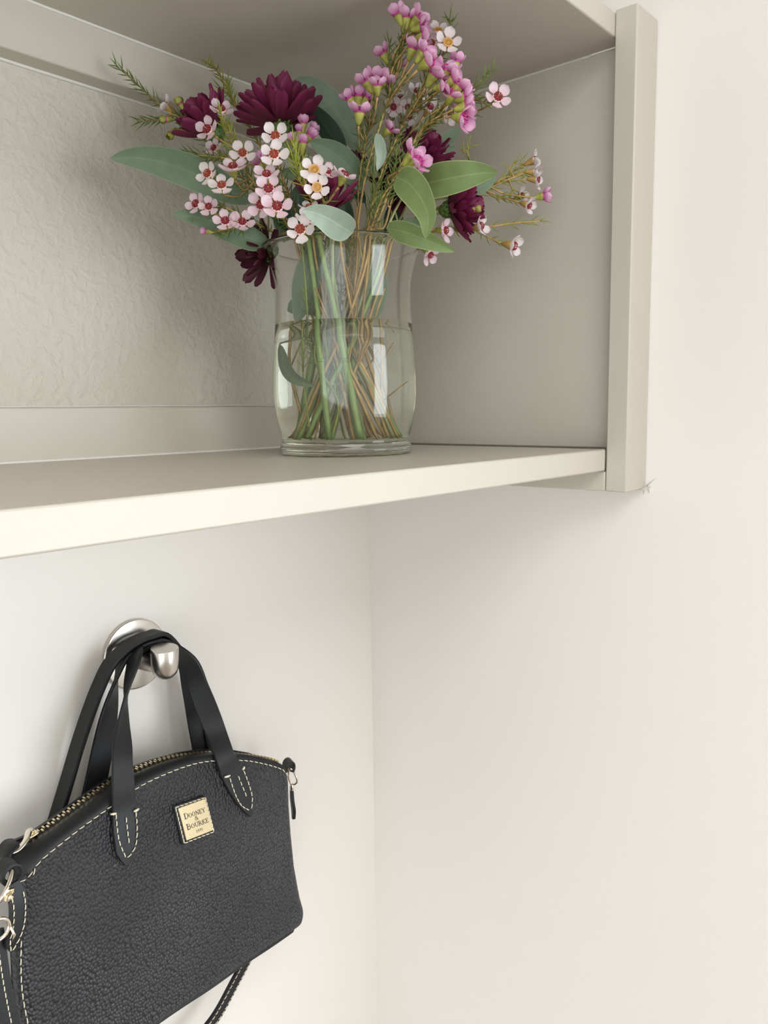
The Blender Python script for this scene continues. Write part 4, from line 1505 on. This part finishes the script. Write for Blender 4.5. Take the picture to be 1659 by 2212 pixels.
# swivel clip body by the ring
cb = ony(20, 1930, -.081)
m = MB().lathe([(0, -.0045), (.0030, -.0042), (.0037, -.0020), (.0026, -.0004), (.0036, .0016), (.0032, .0040), (0, .0045)], 16, axis=V3((.15, 0, 1)), origin=cb)
tag(obj('swivel_clip', m, M['gold'], ss, sharp=40), 'gold swivel clip')

# ring tabs and D-rings
def tab_loop(c, r, wdir, wd, th, start, end):
    pts, n = [], 22
    side = V3((1, 0, 0))
    for i in range(n + 1):
        a = radians(lerp(start, end, i / n))
        pts.append(c + side * (r * cos(a)) + V3((0, 0, 1)) * (r * sin(a)))
    return MB().strap(pts, [wdir] * len(pts), wd, th)


lc = ony(19, 1884, -.068)
lt = tab_loop(lc, 0.0068, V3((0, 1, 0)), 0.014, 0.0026, -60, 250)
t1 = obj('ring_tab', lt, M['smooth'], bag, sharp=45)
rp = catmull([ony(24, 1876, -.072), ony(22, 1900, -.078), ony(10, 1930, -.082), ony(-6, 1948, -.080), ony(-10, 1915, -.072), ony(6, 1884, -.066)], 5, closed=True)
tag(obj('d_ring', MB().ring(rp, 0.0016, 8), M['silver'], bag), 'pale gold D-ring at the left end')
rc = ony(624, 1655, -.048)
rt = tab_loop(rc, 0.0050, V3((0.45, 1, 0)), 0.012, 0.0024, -80, 200)
obj('ring_tab', rt, M['smooth'], bag, sharp=45)
rp = catmull([ony(627, 1660, -.050), ony(637, 1672, -.052), ony(642, 1688, -.053), ony(636, 1694, -.050), ony(628, 1692, -.046), ony(623, 1676, -.046)], 5, closed=True)
tag(obj('d_ring', MB().ring(rp, 0.0011, 8), M['silver'], bag), 'pale gold D-ring at the right end')
m = MB().lathe([(0, -.0035), (.0018, -.003), (.0022, 0), (.0016, .003), (0, .0034)], 12, axis=(0, 0, 1), origin=ony(631, 1701, -.048))
tag(obj('swivel_clip', m, M['silver'], ss, sharp=40), 'pale gold swivel clip')
tb = catmull([ony(630, 1699, -.046), ony(631, 1726, -.047), ony(634, 1750, -.048), ony(634, 1768, -.048)], 6)
obj('strap_end', MB().strap(tb, [V3((.55, 1, 0))] * len(tb), [interp([0, .6, 1], [.004, .010, .004], i / (len(tb) - 1)) for i in range(len(tb))], .003), M['smooth'], ss, sharp=45)

# ---------------------------------------------------------------- maker's plate
def slab(cs, off0, off1, inset=0.0):
    """plate over the front panel from its four corners (tl, tr, br, bl)"""
    c = sum(cs, V3()) / 4
    cs = [c + (p - c) * (1 - inset) for p in cs]
    return cs


QL = [(371, 1740), (439, 1717), (460, 1799), (391, 1826)]
QP = [(381, 1745), (438.5, 1724), (457, 1792), (398.5, 1815)]
QS = [(375.5, 1743.5), (439.5, 1721.5), (458.5, 1795.5), (394.5, 1820.5)]
pl = [surf(*q, 0.0) for q in QL]
nrm = (pl[1] - pl[0]).cross(pl[3] - pl[0]).normalized()
if nrm.y > 0: nrm = -nrm


def rounded(cs, r, n=5):
    out = []
    for i in range(4):
        p, a, b = cs[i], cs[i - 1], cs[(i + 1) % 4]
        da, db = (a - p).normalized(), (b - p).normalized()
        for k in range(n + 1):
            t = k / n
            q0, q1, q2 = p + da * r, p, p + db * r
            out.append(q0 * (1 - t) ** 2 + q1 * 2 * t * (1 - t) + q2 * t * t)
    return out


def plate(cs, r, lo, hi, bev):
    o = rounded(cs, r)
    c = sum(cs, V3()) / 4
    n = len(o)
    rings = [[p + nrm * lo for p in o], [p + nrm * (hi - bev) for p in o], [p + (c - p).normalized() * bev + nrm * hi for p in o]]
    vs = [p for g in rings for p in g] + [c + nrm * hi]
    fs = []
    for j in (0, 1):
        for i in range(n):
            fs.append((j * n + i, j * n + (i + 1) % n, (j + 1) * n + (i + 1) % n, (j + 1) * n + i))
    for i in range(n):
        fs.append((2 * n + i, 2 * n + (i + 1) % n, 3 * n))
    return MB().add(vs, fs)


lp = obj('logo_patch', plate(pl, 0.0022, -0.0015, 0.0022, 0.0007), M['smooth'], bag, sharp=50)
qs = [surf(*q, 0.0) + nrm * 0.0023 for q in QS]
st = MB()
for i in range(4):
    stitches(st, [qs[i], qs[(i + 1) % 4]], nrm, 0.0042, 0.0036, 0.00045)
tag(obj('stitching', st, M['thread'], lp), 'cream stitching round the patch', kind='stuff')
qp = [surf(*q, 0.0) for q in QP]
tag(obj('metal_plate', plate(qp, 0.0008, 0.0015, 0.0030, 0.0004), M['gold'], lp, sharp=30), 'engraved pale gold plate')


def pp_(s, t, h=0.0031):
    return (qp[0] * (1 - s) * (1 - t) + qp[1] * s * (1 - t) + qp[2] * s * t + qp[3] * (1 - s) * t) + nrm * h


GL = {   # serif capitals: thick and thin strokes on a unit cell, x right, y up
    'D': (.86, [([(.16, 0), (.16, 1)], .17), ([(.02, 0), (.42, 0), (.72, .18), (.80, .5), (.72, .82), (.42, 1), (.02, 1)], .07), ([(.74, .25), (.80, .5), (.74, .75)], .13)]),
    'O': (.90, [([(.45, 0), (.18, .14), (.10, .5), (.18, .86), (.45, 1), (.72, .86), (.80, .5), (.72, .14), (.45, 0)], .07), ([(.14, .26), (.10, .5), (.14, .74)], .14), ([(.76, .26), (.80, .5), (.76, .74)], .14)]),
    'N': (.92, [([(.14, 0), (.14, 1)], .07), ([(.12, 1), (.76, 0)], .16), ([(.78, 0), (.78, 1)], .07), ([(.02, 0), (.28, 0)], .06), ([(.64, 1), (.92, 1)], .06), ([(.0, 1), (.2, 1)], .06)]),
    'E': (.74, [([(.16, 0), (.16, 1)], .17), ([(.02, 0), (.64, 0), (.66, .2)], .07), ([(.02, 1), (.62, 1), (.62, .82)], .07), ([(.16, .52), (.48, .52)], .06), ([(.48, .42), (.48, .62)], .05)]),
    'Y': (.86, [([(.06, 1), (.42, .46)], .15), ([(.80, 1), (.44, .46)], .07), ([(.43, .5), (.43, 0)], .15), ([(-.04, 1), (.24, 1)], .06), ([(.64, 1), (.92, 1)], .06), ([(.28, 0), (.58, 0)], .06)]),
    'B': (.78, [([(.16, 0), (.16, 1)], .17), ([(.02, 1), (.44, 1), (.60, .88), (.60, .66), (.44, .54), (.16, .54)], .07), ([(.44, .54), (.66, .42), (.68, .14), (.46, 0), (.02, 0)], .08), ([(.67, .4), (.69, .28), (.66, .12)], .12)]),
    'U': (.90, [([(.16, 1), (.16, .28), (.30, .04), (.48, 0), (.66, .06), (.76, .28), (.76, 1)], .08), ([(.16, 1), (.16, .28)], .16), ([(.02, 1), (.32, 1)], .06), ([(.62, 1), (.90, 1)], .06)]),
    'R': (.86, [([(.16, 0), (.16, 1)], .17), ([(.02, 1), (.46, 1), (.64, .86), (.62, .62), (.44, .50), (.16, .50)], .08), ([(.40, .50), (.78, 0), (.90, 0)], .15), ([(.02, 0), (.32, 0)], .06)]),
    'K': (.88, [([(.16, 0), (.16, 1)], .17), ([(.20, .42), (.70, 1)], .07), ([(.36, .56), (.76, 0)], .16), ([(.02, 0), (.32, 0)], .06), ([(.02, 1), (.32, 1)], .06), ([(.54, 1), (.84, 1)], .06), ([(.60, 0), (.90, 0)], .06)]),
    '&': (.90, [([(.86, .0), (.28, .70), (.30, .92), (.46, 1), (.60, .90), (.56, .70), (.20, .44), (.10, .22), (.24, .02), (.46, .0), (.66, .18), (.78, .46)], .09), ([(.66, .46), (.88, .46)], .06)]),
    '1': (.5, [([(.28, 0), (.28, 1), (.12, .84)], .10), ([(.1, 0), (.46, 0)], .06)]),
    '9': (.66, [([(.52, .62), (.32, .46), (.12, .66), (.30, 1), (.50, .9), (.54, .5), (.40, .1), (.16, 0)], .09)]),
    '7': (.62, [([(.06, 1), (.56, 1), (.24, 0)], .10)]),
    '5': (.62, [([(.52, 1), (.18, 1), (.14, .56), (.40, .60), (.54, .36), (.40, .04), (.08, .04)], .09)]),
}


def text_on_plate(m, s, s0, s1, tb, cap, small, wk=.82, sp_=.10):
    """lettering engraved in the metal: baseline at height TB of the plate, between s0 and s1"""
    W = sum(GL[c][0] * (cap if i == 0 else small) + sp_ * small for i, c in enumerate(s))
    kx = (s1 - s0) / W
    x = s0
    for i, c in enumerate(s):
        hgt = cap if i == 0 else small
        adv, strokes = GL[c]
        for P, th in strokes:
            for a, b in zip(P, P[1:]):
                A = V3((x + a[0] * hgt * kx, -(tb - a[1] * hgt), 0)); B = V3((x + b[0] * hgt * kx, -(tb - b[1] * hgt), 0))
                d = (B - A)
                if d.length < 1e-6: continue
                d.normalize()
                q = V3((-d.y, d.x, 0)) * (th * hgt * .55)
                e = d * 0.004
                cs = [A + q - e, A - q - e, B - q + e, B + q + e]
                v0 = [pp_(p.x, -p.y, 0.0029) for p in cs] + [pp_(p.x, -p.y, 0.00318) for p in cs]
                m.add(v0, [(0, 1, 2, 3), (7, 6, 5, 4), (0, 4, 5, 1), (1, 5, 6, 2), (2, 6, 7, 3), (3, 7, 4, 0)])
        x += adv * hgt * kx + sp_ * small * kx


m = MB()
text_on_plate(m, 'DOONEY', .12, .90, .375, .165, .125)
text_on_plate(m, '&', .45, .60, .52, .12, .12)
text_on_plate(m, 'BOURKE', .115, .93, .705, .165, .125)
text_on_plate(m, '1975', .40, .64, .875, .07, .07)
obj('lettering', m, M['ink'], lp, smooth=False)
for (s, t) in ((.145, .10), (.90, .085), (.885, .90), (.14, .90)):
    c = pp_(s, t, 0.0028)
    tag(obj('screw', MB().lathe([(0.00095, 0), (0.00095, 0.0004), (0.0007, 0.0007), (0.00055, 0.0004), (0, 0.0004)], 14, axis=nrm, origin=c), M['goldtooth'], lp, sharp=30))
